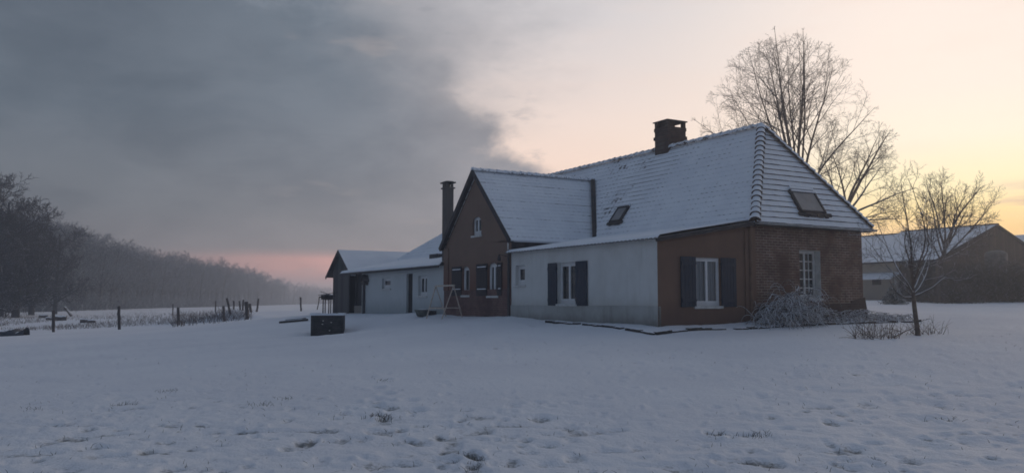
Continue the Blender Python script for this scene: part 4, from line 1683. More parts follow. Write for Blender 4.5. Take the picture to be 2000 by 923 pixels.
def L_(seg, wob, up, tip, kids=0, frm=0.3, ang=45, ratio=0.6, rr=0.6, rmin=0.008):
    return {'seg': seg, 'wob': wob, 'up': up, 'tip': tip, 'kids': kids, 'from': frm, 'ang': ang, 'ratio': ratio, 'rr': rr, 'rmin': rmin}


def tree_obj(name, T, base, mat, label, cat='tree', group=None, split=1):
    o = empty(name, base, 0, label, cat, group)
    V, Q = T.arrays(0, split, SIDES)
    link('trunk', np_mesh('trunk', V, Q, mat), o)
    V, Q = T.arrays(split + 1, 9, SIDES)
    link('crown', np_mesh('crown', V, Q, mat), o)
    return o


def limbs(T, base_pts, rads, lst, spec):
    """explicit trunk path, then listed main limbs: (fraction point, direction, length, radius)"""
    T.paths.append((np.array(base_pts, float), np.array(rads, float), 0))
    for p, d, ln, r in lst:
        T.branch(np.array(p, float), d, ln, r, 1, spec)


# big bare tree behind the house: several upright limbs fanning out
def big_tree():
    D = 46.0
    b = at_depth(1560, 560, D)
    gzb = g1(b[0], b[1])
    o3 = np.array([b[0], b[1], gzb])

    def P(px, py, dd=0.0):
        return at_depth(px, py, D + dd) - o3
    T = Tree(12)
    T.env = (P(1537, 262), np.array([4.7, 4.4, 5.4]))
    spec = [L_(5, .05, .02, .6), L_(10, .035, -.022, .12, 10, .25, 40, .45, .52, .02), L_(8, .065, -.005, .22, 7, .2, 38, .50, .52, .012), L_(6, .09, .0, .3, 4, .2, 36, .55, .6, .008), L_(4, .10, .0, .4, 3, .3, 35, .6, .7, .006),
            L_(3, .10, .0, .5, rmin=.005)]
    trunk = [P(1562, 560) * np.array([1, 1, 0]), P(1560, 480), P(1557, 420), P(1555, 385)]
    lst = []
    for (px0, py0, px1, py1, dd, r) in [(1556, 395, 1500, 110, -1, .13), (1556, 390, 1535, 75, 1.0, .15), (1556, 390, 1575, 70, 0, .16), (1557, 400, 1640, 110, 1, .14), (1557, 410, 1690, 200, -.5, .12),
                                        (1556, 410, 1425, 130, .5, .12), (1556, 425, 1370, 235, -.5, .10), (1557, 430, 1650, 280, -1.2, .09), (1556, 400, 1612, 90, -1.5, .12), (1556, 405, 1460, 95, 1.6, .11), (1556, 420, 1425, 200, .8, .09), (1556, 395, 1560, 60, 2.2, .12), (1556, 395, 1515, 70, -2.2, .12)]:
        a, c = P(px0, py0), P(px1, py1, dd)
        d = c - a
        ln = np.linalg.norm(d)
        d = d / ln
        # start steeper, the wander bends it outwards
        lst.append((a, d + np.array([0, 0, 0.20]), ln * 1.05, r * .68))
    limbs(T, trunk, [.42, .36, .32, .26], lst, spec)
    tree_obj('bare_tree', T, o3, 'bark', 'tallest bare tree, many upright limbs fanning out behind the hipped roof')


def second_tree():
    D = 50.0
    b = at_depth(1640, 560, D)
    o3 = np.array([b[0], b[1], g1(b[0], b[1])])

    def P(px, py, dd=0.0):
        return at_depth(px, py, D + dd) - o3
    T = Tree(5)
    T.env = (P(1688, 345), np.array([2.7, 3.0, 3.4]))
    spec = [L_(5, .05, .02, .6), L_(9, .045, -.02, .18, 9, .25, 40, .47, .5, .02), L_(7, .08, -.005, .25, 6, .2, 38, .5, .52, .012), L_(6, .09, .0, .3, 4, .2, 36, .55, .6, .008), L_(4, .10, .0, .4, 3, .3, 35, .6, .7, .006),
            L_(3, .10, .0, .5, rmin=.005)]
    trunk = [P(1638, 560) * np.array([1, 1, 0]), P(1640, 500), P(1648, 440), P(1655, 400)]
    lst = [(P(1655, 402), P(1728, 262) - P(1655, 402), 5.2, .11), (P(1652, 425), P(1765, 345) - P(1652, 425), 4.4, .08), (P(1655, 405), P(1680, 255, 1) - P(1655, 405), 4.8, .09), (P(1648, 440), P(1600, 320) - P(1648, 440), 4.4, .08),
           (P(1650, 435), P(1800, 405, -1) - P(1650, 435), 5.0, .07), (P(1653, 410), P(1640, 290, -1) - P(1653, 410), 4.2, .08), (P(1652, 420), P(1745, 300, 1.5) - P(1652, 420), 4.6, .08), (P(1649, 440), P(1700, 420, -1) - P(1649, 440), 3.4, .06)]
    limbs(T, trunk, [.26, .22, .19, .15], lst, spec)
    tree_obj('bare_tree', T, o3, 'bark', 'bare tree leaning right from behind the lower end of the hipped roof')


def front_tree():
    b = at_ground(1793, 655)
    D = b[1]

    def P(px, py, dd=0.0):
        return at_depth(px, py, D + dd) - b
    T = Tree(21)
    spec = [L_(5, .05, .02, .6), L_(9, .10, .02, .2, 8, .15, 48, .45, .5, .008), L_(6, .14, .03, .3, 5, .2, 42, .5, .55, .006), L_(5, .16, .03, .35, 3, .2, 40, .55, .65, .0045), L_(4, .16, .03, .5, rmin=.0035)]
    trunk = [P(1794, 662), P(1790, 630), P(1786, 600), P(1783, 570)]
    lst = []
    for (a, c, ln, r) in [((1783, 572), (1712, 430), 2.6, .050), ((1784, 568), (1776, 400), 3.0, .055), ((1783, 560), (1830, 372), 3.1, .050), ((1783, 565), (1740, 420), 2.3, .040), ((1784, 575), (1885, 480), 2.4, .040),
                          ((1784, 570), (1690, 490), 2.1, .035), ((1784, 578), (1745, 552), 0.75, .028), ((1783, 560), (1810, 430), 2.4, .040), ((1784, 566), (1880, 430), 2.4, .036), ((1783, 565), (1765, 460), 1.9, .032)]:
        dd = T.r.uniform(-.8, .8)
        d = P(*c, dd) - P(*a)
        lst.append((P(*a), d, ln * .88, r * .52))
    limbs(T, trunk, [.066, .056, .052, .046], lst, spec)
    # long low limb with a line of snow, bending out to the right
    pts = [P(1784, 578), P(1800, 572), P(1822, 561), P(1838, 547), P(1846, 541), P(1856, 545), P(1870, 548)]
    T.paths.append((np.array(pts), np.linspace(.022, .009, 7), 1))
    for i in (3, 5, 6):
        T.branch(pts[i], np.array([.8, 0, .2]), 0.5, .010, 3, spec)
    pts = [P(1782, 580), P(1766, 580), P(1752, 571), P(1744, 560), P(1738, 548)]
    T.paths.append((np.array(pts), np.linspace(.02, .008, 5), 1))
    tree_obj('fruit_tree', T, b, 'bark_snowy', 'small bare vase-shaped tree standing alone on the snow right of the brick end')


def barn_tree():
    D = 47.0
    b = at_depth(1832, 583, D)
    b[2] = g1(b[0], b[1])

    def P(px, py, dd=0.0):
        return at_depth(px, py, D + dd) - b
    T = Tree(33)
    spec = [L_(5, .05, .02, .6), L_(8, .08, .03, .22, 11, .25, 42, .45, .5, .014), L_(5, .12, .04, .3, 8, .2, 40, .5, .55, .010), L_(4, .14, .04, .35, 5, .2, 38, .55, .65, .008), L_(3, .15, .04, .5, rmin=.0065)]
    trunk = [P(1830, 590), P(1831, 560), P(1836, 525), P(1845, 490)]
    lst = []
    for (a, c, ln, r) in [((1845, 490), (1868, 360), 4.0, .085), ((1843, 495), (1905, 385), 3.8, .07), ((1845, 490), (1825, 365), 3.8, .07), ((1841, 505), (1955, 405), 4.0, .06), ((1843, 500), (1800, 400), 3.4, .06),
                          ((1845, 490), (1885, 420), 2.8, .05), ((1840, 510), (1930, 450), 3.0, .05), ((1840, 510), (1790, 450), 2.6, .05), ((1845, 490), (1850, 350), 3.9, .065)]:
        d = P(*c, T.r.uniform(-1.4, 1.4)) - P(*a)
        lst.append((P(*a), d, ln, r))
    limbs(T, trunk, [.17, .15, .13, .10], lst, spec)
    tree_obj('bare_tree', T, b, 'bark', 'spreading bare tree right in front of the near corner of the barn')


big_tree()
second_tree()
front_tree()
barn_tree()


# wood on the left: frost-covered trees
def wood_proto(seed, h, kids=(9, 7, 6, 4), rmin=0.020, trunk_r=0.16):
    T = Tree(seed)
    spec = [L_(8, .03, .02, .25, kids[0] + 5, .22, 48, .36, .5, .04), L_(6, .08, .06, .25, kids[1], .2, 42, .5, .55, rmin * 1.4), L_(4, .12, .05, .35, kids[2], .15, 42, .55, .6, rmin), L_(3, .15, .03, .4, kids[3], .2, 42, .6, .7, rmin * 0.9),
            L_(2, .15, .0, .5, rmin=rmin * 0.8)]
    T.branch((0, 0, -0.3), (0.02, 0, 1), h, trunk_r, 0, spec)
    return T


PROT = []
for i, (sd_, h) in enumerate(((1, 11.5), (2, 12.5), (3, 10.5), (4, 12.0), (5, 9.0))):
    T = wood_proto(100 + sd_, h)
    a = np_mesh('trunk', *T.arrays(0, 1, (6, 4, 3, 3, 3)), 'bark_dark')
    c = np_mesh('crown', *T.arrays(2, 9, (6, 4, 3, 3, 3)), 'bark_frost')
    lowp = T.arrays(0, 3, (5, 3, 3, 3, 3))
    PROT.append((a, c, h, lowp))

# line of the wood's edge: (px, top py) and depth so that ~12 m trees reach it
EDGE = [(-60, 430, 118), (40, 440, 122), (100, 448, 128), (160, 468, 146), (210, 482, 160), (260, 495, 178), (310, 505, 200), (360, 509, 218), (410, 514, 235), (450, 521, 262), (490, 531, 300), (530, 542, 350), (570, 551, 410), (610, 556, 480), (660, 560, 540), (700, 562, 600)]


def edge_at(u):
    """u in 0..1 along the edge -> px, top, depth"""
    k = u * (len(EDGE) - 1)
    i = min(len(EDGE) - 2, int(k))
    f = k - i
    return [EDGE[i][q] * (1 - f) + EDGE[i + 1][q] * f for q in range(3)]


rw = np.random.default_rng(55)
NF = 64
for i in range(NF):
    u = (i + rw.uniform(0, .9)) / NF * 0.93
    px, top, D = edge_at(u)
    D *= rw.uniform(0.98, 1.05)
    w_ = at_depth(px, 600, D)
    z = g1(w_[0], w_[1])
    want = at_depth(px, top + 5 + rw.uniform(-5, 12), D)[2] - z
    a, c, h, _ = PROT[int(rw.integers(0, len(PROT)))]
    o = empty('frosted_tree', (w_[0], w_[1], z), rw.uniform(0, 6.28), 'tall frosted leafless tree in the hazy wood edge beyond the snowy field', 'tree', 'frosted trees along the edge of the wood')
    s = want / h
    o.scale = (s * rw.uniform(1.25, 1.6), s * rw.uniform(1.25, 1.6), s)
    link('trunk', a, o)
    link('crown', c, o)
# the mass of trees behind them, and the pale thicket at their foot
Vs, Qs, off = [], [], 0
for i in range(420):
    u = rw.uniform(0, 1)
    px, top, D = edge_at(u)
    px += rw.uniform(-12, 12)
    dd = rw.uniform(1.03, 1.30)
    D2 = D * dd
    w_ = at_depth(px, 600, D2)
    z = g1(w_[0], w_[1])
    want = (at_depth(px, top + 7 + rw.uniform(-5, 20), D2)[2] - z)
    _, _, h, (V, Q) = PROT[int(rw.integers(0, len(PROT)))]
    s = want / h
    an = rw.uniform(0, 6.28)
    ca, sa_ = math.cos(an), math.sin(an)
    W = np.stack([(V[:, 0] * ca - V[:, 1] * sa_) * s * 1.6 + w_[0], (V[:, 0] * sa_ + V[:, 1] * ca) * s * 1.6 + w_[1], V[:, 2] * s + z], -1)
    Vs.append(W)
    Qs.append(Q + off)
    off += len(W)
o = link('woods', np_mesh('woods', np.concatenate(Vs), np.concatenate(Qs), 'bark_frost'))
set_props(o, kind='stuff')


def canes(rng, n, place, length, rad, arch=0.6, up=0.8, seg=6, wob=.12):
    """n arching canes; place(rng) -> (base point, outward direction)"""
    T = Tree(int(rng.integers(0, 1 << 30)))
    for _ in range(n):
        p, out = place(rng)
        d = nrm(np.array([out[0], out[1], up * rng.uniform(.5, 1.4)]))
        ln = length * rng.uniform(.5, 1.25)
        pts = [np.array(p, float)]
        for i in range(seg):
            d = nrm(d + rng.normal(0, wob, 3) + np.array([0, 0, -arch * (i + 1) / seg * 0.55]))
            pts.append(pts[-1] + d * ln / seg)
        T.paths.append((np.array(pts), np.linspace(rad, rad * .35, seg + 1) * rng.uniform(.7, 1.3), 3))
    return T


# undergrowth at the foot of the wood
rg = np.random.default_rng(9)


def place_under(r):
    u = r.uniform(0, .95)
    px, top, D = edge_at(u)
    D *= r.uniform(.95, 1.12)
    w_ = at_depth(px + r.uniform(-15, 15), 600, D)
    a = r.uniform(0, 6.28)
    return (w_[0], w_[1], g1(w_[0], w_[1]) - .1), (math.cos(a) * .6, math.sin(a) * .6)


T = canes(rg, 11000, place_under, 3.6, .045, .4, 1.5, 5, .22)
o = link('undergrowth', np_mesh('undergrowth', *T.arrays(0, 9, (3, 3, 3, 3)), 'bark_frost'))
set_props(o, kind='stuff')


# dark, dense trees at the left edge of the picture
def edge_tree(px, top, D, seed, label, h0=11.0, kids=(12, 9, 6, 5), wide=1.0, mat='bark_dark'):
    w_ = at_depth(px, 600, D)
    z = g1(w_[0], w_[1])
    want = at_depth(px, top, D)[2] - z
    T = Tree(seed)
    spec = [L_(7, .06, .02, .35, kids[0], .12, 62, .50, .55, .05), L_(7, .10, .03, .25, kids[1] + 4, .12, 48, .5, .5, .03), L_(5, .13, .02, .3, kids[2] + 1, .12, 45, .55, .6, .026), L_(4, .16, .01, .4, kids[3], .15, 42, .6, .7, .024),
            L_(3, .16, .0, .5, rmin=.020)]
    T.branch((0, 0, -.3), (0.03, 0, 1), want * .86, .26, 0, spec)
    o = tree_obj('thicket_tree', T, (w_[0], w_[1], z), mat, label)
    o.scale = (wide, wide, 1)
    return o


edge_tree(2, 352, 84, 71, 'tall dark dense leafless tree cut by the left edge of the picture', wide=1.0, kids=(13, 10, 7, 5))
edge_tree(-60, 330, 86, 75, 'dark tree mostly outside the picture, its branches reaching in at the far left', wide=1.1)
edge_tree(62, 425, 92, 72, 'dense dark round tree right beside the tallest tree at the far left', wide=1.25, kids=(14, 10, 7, 5))
edge_tree(108, 440, 100, 73, 'dark bushy tree where the left thicket steps down to the wood', wide=1.0)
edge_tree(30, 500, 80, 74, 'low dark bushy tree in front of the left thicket', wide=1.5, kids=(14, 10, 7, 5))


# ------------------------------------------------------------------ shrubs by the house
def shrub(name, T, base, rz, mat, label, cat, sides=(4, 4, 4, 4)):
    V, Q = T.arrays(0, 9, sides)
    o = link(name, np_mesh(name, V, Q, mat))
    o.location = base
    o.rotation_euler = (0, 0, rz)
    return set_props(o, label, cat)


def g_loc(t, s):
    wv = loc2w(t, s)
    return g1(wv[0], wv[1])


rb = np.random.default_rng(14)
HB = [(4.5, 1.5), (3.8, 0.75), (4.9, 0.9), (4.2, 1.1)]


def place_heap(r):
    c, hh = HB[int(r.integers(0, 4))]
    t = c + r.normal(0, .42)
    s = -0.6 + r.normal(0, .28)
    s = min(s, -0.12)
    z = g_loc(t, s) + r.uniform(-.05, .75) * hh * max(0, 1 - abs(t - c))
    a = r.uniform(0, 6.28)
    return (t, s, z), (math.cos(a), math.sin(a) * .7 - .25)


T = canes(rb, 950, place_heap, .78, .0105, 1.4, .6, 8, .14)
shrub('bramble_bush', T, (A[0], A[1], 0), ROT, 'bramble', 'tall snowy heap of arching bramble canes below the brick wall window', 'bush')


def place_low(r):
    t = r.uniform(5.8, 9.3)
    s = -0.75 + r.normal(0, .28)
    s = min(s, -0.15)
    z = g_loc(t, s) + r.uniform(-.05, .30) * (1.0 if 6.2 < t < 7.6 else .45)
    a = r.uniform(0, 6.28)
    return (t, s, z), (math.cos(a), math.sin(a))


T = canes(rb, 420, place_low, .42, .010, 1.3, .35, 6, .2)
shrub('ground_bramble', T, (A[0], A[1], 0), ROT, 'bramble', 'low snowy mat of brambles along the foot of the brick wall corner', 'bush')

cb = at_ground(1712, 660)


def place_stems(r):
    a = r.uniform(0, 6.28)
    q = math.sqrt(r.uniform(0, 1))
    x, y = q * .52 * math.cos(a), q * .35 * math.sin(a)
    return (x, y, g1(cb[0] + x, cb[1] + y) - cb[2] - .03), (x * .45 + r.normal(0, .20), y * .35 + r.normal(0, .2))


T = canes(rb, 65, place_stems, .46, .0048, .12, 1.3, 5, .10)
for q in range(30):
    p, o_ = place_stems(rb)
    T.branch(np.array(p), np.array([o_[0] * 2 + rb.normal(0, .3), o_[1] + rb.normal(0, .3), .5]), .45, .008, 3, [None, None, None, L_(4, .2, -.05, .4, 2, .3, 45, .5, .7, .005), L_(3, .2, 0, .4, rmin=.004)])
shrub('dry_stem_clump', T, tuple(cb), 0, 'dry_stem', 'clump of short upright dry stems poking from the snow left of the small tree', 'plant')
T = Tree(3)
fb0, fb1 = at_ground(1745, 661), at_ground(1792, 651)
base = np.array(fb0)
pts = [np.array([0, 0, .03]), (fb1 - base) * .35 + np.array([0, 0, .10]), (fb1 - base) * .7 + np.array([0, 0, .15]), (fb1 - base) + np.array([0, 0, .22])]
T.paths.append((np.array(pts), np.array([.022, .02, .016, .010]), 1))
sp_ = [None, None, L_(4, .15, .0, .4, 3, .3, 40, .5, .6, .005), L_(3, .15, .0, .4, rmin=.004)]
T.branch(pts[1], np.array([-.6, .2, .1]), .5, .012, 2, sp_)
T.branch(pts[2], np.array([.6, .3, .3]), .4, .010, 2, sp_)
shrub('fallen_branch', T, tuple(base), 0, 'dry_stem', 'fallen branch lying on the snow between the dry stems and the small tree', 'branch')
tb = at_ground(1800, 652)


def place_tb(r):
    x, y = r.normal(0, .28), r.normal(0, .2)
    a = r.uniform(0, 6.28)
    return (x, y, g1(tb[0] + x, tb[1] + y) - tb[2] - .02), (math.cos(a) * .7, math.sin(a) * .7)


T = canes(rb, 60, place_tb, .45, .005, .2, 1.1, 5, .14)
shrub('root_shoots', T, tuple(tb), 0, 'dry_stem', 'thin twiggy shoots round the foot of the small bare tree', 'plant')


# brush and hedge by the barn
def brush(px, py, D, w_m, h_m, n, seed, label, name='brush_bush', mat='brush', rad=.014, depth=1.6):
    b = at_depth(px, py, D)
    b[2] = g1(b[0], b[1])
    r = np.random.default_rng(seed)

    def pl(r):
        x = r.uniform(-1, 1)
        y = r.uniform(-1, 1) * depth
        q = math.sqrt(max(0, 1 - x * x))
        z = r.uniform(-.05, .62) * h_m * q
        a = r.uniform(0, 6.28)
        return (x * w_m, y, z + g1(b[0] + x * w_m, b[1] + y) - b[2]), (math.cos(a), math.sin(a))
    T = canes(r, n, pl, h_m * .55, rad, .7, .9, 6, .2)
    return shrub(name, T, tuple(b), 0, mat, label, 'bush', (3, 3, 3, 3))


brush(1935, 590, 52, 3.0, 3.1, 3400, 41, 'wide brown brush thicket in front of the barn gable, below the round tank')
brush(2030, 590, 52, 2.6, 2.9, 2200, 42, 'brown brush bush cut by the right edge of the picture, beside the wide thicket')
brush(1855, 589, 50, 1.1, 1.5, 900, 43, 'low brown bush at the left foot of the wide brush thicket')
brush(1800, 588, 54, 1.3, 1.6, 900, 44, 'dark rounded bush behind the small tree, before the open barn bays', mat='bark_dark')

# small snowy conifer by the house corner
cf = at_depth(1746, 586, 44)
cf[2] = g1(cf[0], cf[1])
T = Tree(8)
T.paths.append((np.array([[0, 0, -.1], [0, 0, .6], [0, 0, 1.15]]), np.array([.05, .035, .012]), 0))
for i in range(150):
    z = T.r.uniform(.05, 1.05)
    a = T.r.uniform(0, 6.28)
    T.branch((0, 0, z), (math.cos(a), math.sin(a), -.1), (1.15 - z) * .62 + .08, .014, 2, [None, None, L_(4, .1, -.02, .5, 5, .2, 50, .4, .8, .018), L_(2, .1, -.05, .5, rmin=.016)])
tree_obj('small_conifer', T, tuple(cf), 'needles', 'small snow-dusted conifer bush beyond the brick corner, before the barn wall', split=0)


# ------------------------------------------------------------------ well
def well():
    a, b = at_ground(604, 655), at_ground(663.5, 648)
    D = 33.0
    c = at_depth(634, 651, D)
    z = g1(c[0], c[1])
    W = 62 * D / 1645
    o = empty('well', (c[0], c[1] + W / 2, 0), math.radians(8), 'square dark brick well with snowy rim and black iron winch frame', 'well')
    zt = at_depth(633, 615.5, D)[2]
    h = W / 2
    w = MB()
    th = 0.2
    w.box(-h, h, -h, -h + th, z - .5, zt)
    w.box(-h, h, h - th, h, z - .5, zt)
    w.box(-h, -h + th, -h + th + .001, h - th - .001, z - .5, zt)
    w.box(h - th, h, -h + th + .001, h - th - .001, z - .5, zt)
    r = random.Random(6)
    for (u, v) in ((-.12, .72), (.13, .64), (-.14, .55), (.08, .24)):
        w.box(u * W - .028, u * W + .028, -h - .016, -h, z + v * (zt - z), z + v * (zt - z) + .03, 1)
    w.build('brick_basin', ['brick_well', 'old_white_paint'], o, bev=0.006)
    V, Q = [], []
    w = MB()
    rng = random.Random(2)
    n = 14
    e = 0.03
    for (x0, x1, y0, y1) in ((-h - e, h + e, -h - e, -h + th + e), (-h - e, h + e, h - th - e, h + e), (-h - e, -h + th + e, -h + th + e + .002, h - th - e - .002), (h - th - e, h + e, -h + th + e + .002, h - th - e - .002)):
        for i in range(n):
            if x1 - x0 > y1 - y0:
                xa, xb, ya, yb = x0 + (x1 - x0) * i / n, x0 + (x1 - x0) * (i + 1) / n, y0, y1
            else:
                xa, xb, ya, yb = x0, x1, y0 + (y1 - y0) * i / n, y0 + (y1 - y0) * (i + 1) / n
            w.box(xa, xb, ya, yb, zt + .001, zt + .055 + rng.uniform(0, .035))
    w.build('rim_snow', ['snow'], o)
    w = MB()
    zf = at_depth(632, 577, D)[2]
    xa, xb = (625.5 - 634) / 62 * W, (636.5 - 634) / 62 * W
    for x in (xa, xb):
        w.tube([(x, -h + .1, zt - .1), (x, -h + .1, zf)], .022, 8)
        w.tube([(x, h - .1, zt - .1), (x, h - .1, zf)], .022, 8)
        w.tube([(x, -h + .1, zf), (x, h - .1, zf)], .022, 8)
    w.tube([(xa + .08, -h + .1, zt), (xa + .09, -h + .1, zf - .1)], .008, 6)
    w.build('frame', ['black_iron'], o)
    w = MB()
    w.tube([(xa - .12, 0, zf - .05), (xb + .12, 0, zf - .05)], .10, 12)
    w.tube([(xa - .2, 0, zf - .05), (xa - .12, 0, zf - .05)], .03, 8)
    for i in range(5):
        x = xa + (xb - xa) * (i + .5) / 5
        w.tube([(x - .012, 0, zf - .05), (x + .012, 0, zf - .05)], .125, 12)
    w.build('winch_drum', ['black_iron'], o)
    w = MB()
    w.tube([(xa - .2, 0, zf - .05), (xa - .21, -.02, zf - .25), (xa - .27, -.03, zf - .55)], .018, 8)
    w.tube([(xa - .24, 0, zf + .02), (xb + .3, .0, zf + .14)], .012, 6)
    w.tube([(xa - .15, 0, zf + .17), (xb + .22, .0, zf - .02)], .012, 6)
    for k_ in (0, 1.05, 2.1):
        w.tube([(xb + .16 , .28 * math.cos(k_), zf - .05 + .28 * math.sin(k_)), (xb + .16, -.28 * math.cos(k_), zf - .05 - .28 * math.sin(k_))], .010, 6)
    w.build('crank_handle', ['black_iron'], o)


well()

# ------------------------------------------------------------------ fence posts
for n_, (a, b, r, lab) in enumerate(POSTS):
    hp = math.hypot(a[0] - b[0], a[1] - b[1])
    D = 1.15 * 1645 / hp
    pb, pt = at_depth(b[0], b[1], D), at_depth(a[0], a[1], D)
    z = g1(pb[0], pb[1])
    pb[2] = z
    d = Vector(pt - pb)
    w = MB()
    rng = random.Random(n_)
    k_ = 6
    pts = [Vector((0, 0, 0)) + d * (i / k_) + Vector((rng.uniform(-.012, .012), rng.uniform(-.012, .012), 0)) for i in range(k_ + 1)]
    pts[0] = -d * .2
    w.tube(pts, [r * rng.uniform(.9, 1.08) for _ in range(k_ + 1)], 9)
    o = w.build('fence_post', ['post_wood'], None, smooth=False)
    o.location = tuple(pb)
    set_props(o, lab, 'fence post', 'weathered fence posts in the snowy field')


# ------------------------------------------------------------------ logs, boards, tarpaulin
def log_at(mb, p, q, r, n=10, seed=0):
    rng = random.Random(seed)
    p, q = Vector(p), Vector(q)
    k_ = 5
    pts = [p.lerp(q, i / k_) + Vector((0, 0, rng.uniform(-.02, .02))) for i in range(k_ + 1)]
    mb.tube(pts, [r * rng.uniform(.85, 1.1) for _ in range(k_ + 1)], n)


LOGS = [((76, 618.5), (90, 617.5), .20, 'small far log lying behind the leftmost upright post'),
        ((90, 623), (103, 624), .17, 'short snowy log just left of the upright post by the logs'),
        ((108, 624), (126, 624.5), .26, 'thick dark log lying right of the upright post'),
        ((122, 616), (138, 626), .17, 'slanting log leaning over the thick dark log'),
        ((156, 628), (170, 629), .20, 'dark log alone on the snow between the two tall posts'),
        ((171, 628.5), (183, 629.5), .14, 'thin log end to end with the dark log between the tall posts')]
for i, (a, b, r, lab) in enumerate(LOGS):
    pa = at_ground(a[0], a[1] + 2)
    D = pa[1]
    pa, pb = at_depth(a[0], a[1], D), at_depth(b[0], b[1], D)
    z = g1(pa[0], pa[1])
    w = MB()
    lo = z + r * .6
    if i == 3:
        log_at(w, (0, .3, .95), (pb[0] - pa[0], .1, r * .6), r * .8, seed=i)
    else:
        log_at(w, (0, 0, r * .6), (pb[0] - pa[0], .25, r * .6), r, seed=i)
    o = w.build('log', ['log_bark'], None, smooth=False)
    o.location = (pa[0], pa[1], z)
    set_props(o, lab, 'log', 'logs lying in the snowy field')

w = MB()
tpos = at_ground(26, 655)
sx = tpos[1] / 1645.0
prof = []
NX, NA = 40, 12
V, Q = [], []
for i in range(NX + 1):
    x = -95 + 121 * i / NX          # pixels left of the right tip
    xx = (x) * sx
    f = i / NX
    hh = 13.5 + 1.5 * math.sin(f * 17) + 1.0 * math.sin(f * 41)
    if f > .86:
        hh = 10 - 40 * (f - .86) * (1 if f < .92 else 0) + (0 if f < .92 else (f - .92) * 90)
    hh = max(hh, 4) * sx
    dp = .55 * (1 - .5 * max(0, f - .8) / .2) * (1 + .1 * math.sin(f * 23))
    for j in range(NA + 1):
        a = math.pi * j / NA
        V.append((xx, -math.cos(a) * dp, (math.sin(a) ** .6) * hh - .03))
for i in range(NX):
    for j in range(NA):
        a = i * (NA + 1) + j
        Q.append((a, a + 1, a + NA + 2, a + NA + 1))
me = np_mesh('tarpaulin', np.array(V), np.array(Q), 'tarpaulin')
if me.polygons[6].normal.z < 0:
    me.flip_normals()
o = link('tarpaulin', me)
o.location = tuple(tpos)
set_props(o, 'dark bunched tarpaulin bundle with raised end lying on snow at the far left', 'tarpaulin')

for (a, b, yy, lab) in ((558, 594, 626.5, 'dark board on the snow left of the well, the farther of two'), (545, 598, 630, 'long dark board on the snow beside the well, the nearer of two')):
    pa = at_ground(a, yy + 1)
    pb = at_depth(b, yy, pa[1])
    w = MB()
    L = pb[0] - pa[0]
    w.bar((0, 0, .05), (L, .35, .05 + g1(pb[0], pb[1] + .35) - pa[2]), .22, .09)
    w.bar((0.1, 0.02, .105), (L * .8, .30, .105 + (g1(pb[0], pb[1] + .35) - pa[2]) * .8), .10, .02, mi=1)
    o = w.build('board', ['log_bark', 'snow'], None, bev=.01)
    o.location = tuple(pa)
    set_props(o, lab, 'board', 'boards lying beside the well')


# ------------------------------------------------------------------ child's swing frame by the gable
def swing():
    t = -0.75
    s0, z1 = on_t(886, 557, t)
    s1, _ = on_t(851, 558, t)
    zb = g_loc(t, (s0 + s1) / 2) - .02
    o = empty('swing_frame', (A[0], A[1], 0), ROT, 'small pale wooden swing frame standing before the gable corner', 'swing frame')
    for s in (s0, s1):
        for dt in (-.42, .42):
            w = MB()
            w.bar((t, s, z1), (t + dt, s + (0.10 if s == s0 else -.10), zb), .032, .032)
            w.build('leg', ['pale_wood'], o)
        w = MB()
        w.bar((t - .28, s, zb + (z1 - zb) * .33), (t + .28, s, zb + (z1 - zb) * .33), .035, .035)
        w.build('brace', ['pale_wood'], o)
    w = MB()
    w.tube([(t, s0 - .06, z1), (t, s1 + .06, z1)], .032, 10)
    w.build('top_bar', ['pale_wood'], o)
    w = MB()
    w.bar((t - .30, s0 + .05, zb + .38), (t - .30, s1 - .05, zb + .38), .04, .04)
    w.build('rail', ['pale_wood'], o)


swing()

# planter bowl
pp = at_ground(824, 618)
o = empty('planter', tuple(pp), 0, 'dark bowl planter with snow on top before the white annex wall', 'planter')
w = MB()
w.lathe([(.14, 0), (.20, .02), (.25, .16), (.29, .24), (.30, .27), (.26, .27), (.24, .22)], n=24)
w.build('bowl', ['clay_pot'], o, smooth=True)
w = MB()
w.lathe([(.25, .235), (.18, .275), (.08, .29), (.005, .295)], n=24)
w.build('snow_cap', ['snow'], o, smooth=True)
pb_ = at_ground(843, 614)
w = MB()
w.box(-.2, .2, -.12, .12, -.05, .13)
w.box(-.21, .21, -.13, .13, .131, .155)
o = w.build('storage_box', ['dark_fascia'], None, bev=.02)
o.location = tuple(pb_)
o.rotation_euler = (0, 0, ROT + math.pi / 2)
set_props(o, 'small low dark box on the snow under the swing frame', 'box')

# bird house on the end of the annex wall
sbh, zbh = on_t(716, 556, -0.05)
o = empty('bird_house', (A[0], A[1], 0), ROT, 'small dark pitched bird house fixed to the left end of the white annex wall', 'bird house')
w = MB()
w.box(-.24, -.02, sbh - .12, sbh + .12, zbh, zbh + .22)
w.build('box', ['post_wood'], o)
w = MB()
for sg in (-1, 1):
    w.hexa([(-.30, sbh, zbh + .45), (0, sbh, zbh + .45), (0, sbh + sg * .22, zbh + .16), (-.30, sbh + sg * .22, zbh + .16), (-.30, sbh, zbh + .48), (0, sbh, zbh + .48), (0, sbh + sg * .22, zbh + .19), (-.30, sbh + sg * .22, zbh + .19)])
w.box(-.22, -.02, sbh - .11, sbh + .11, zbh + .221, zbh + .3)
w.build('roof', ['dark_fascia'], o)

# ------------------------------------------------------------------ grass poking through the snow
rs = np.random.default_rng(77)


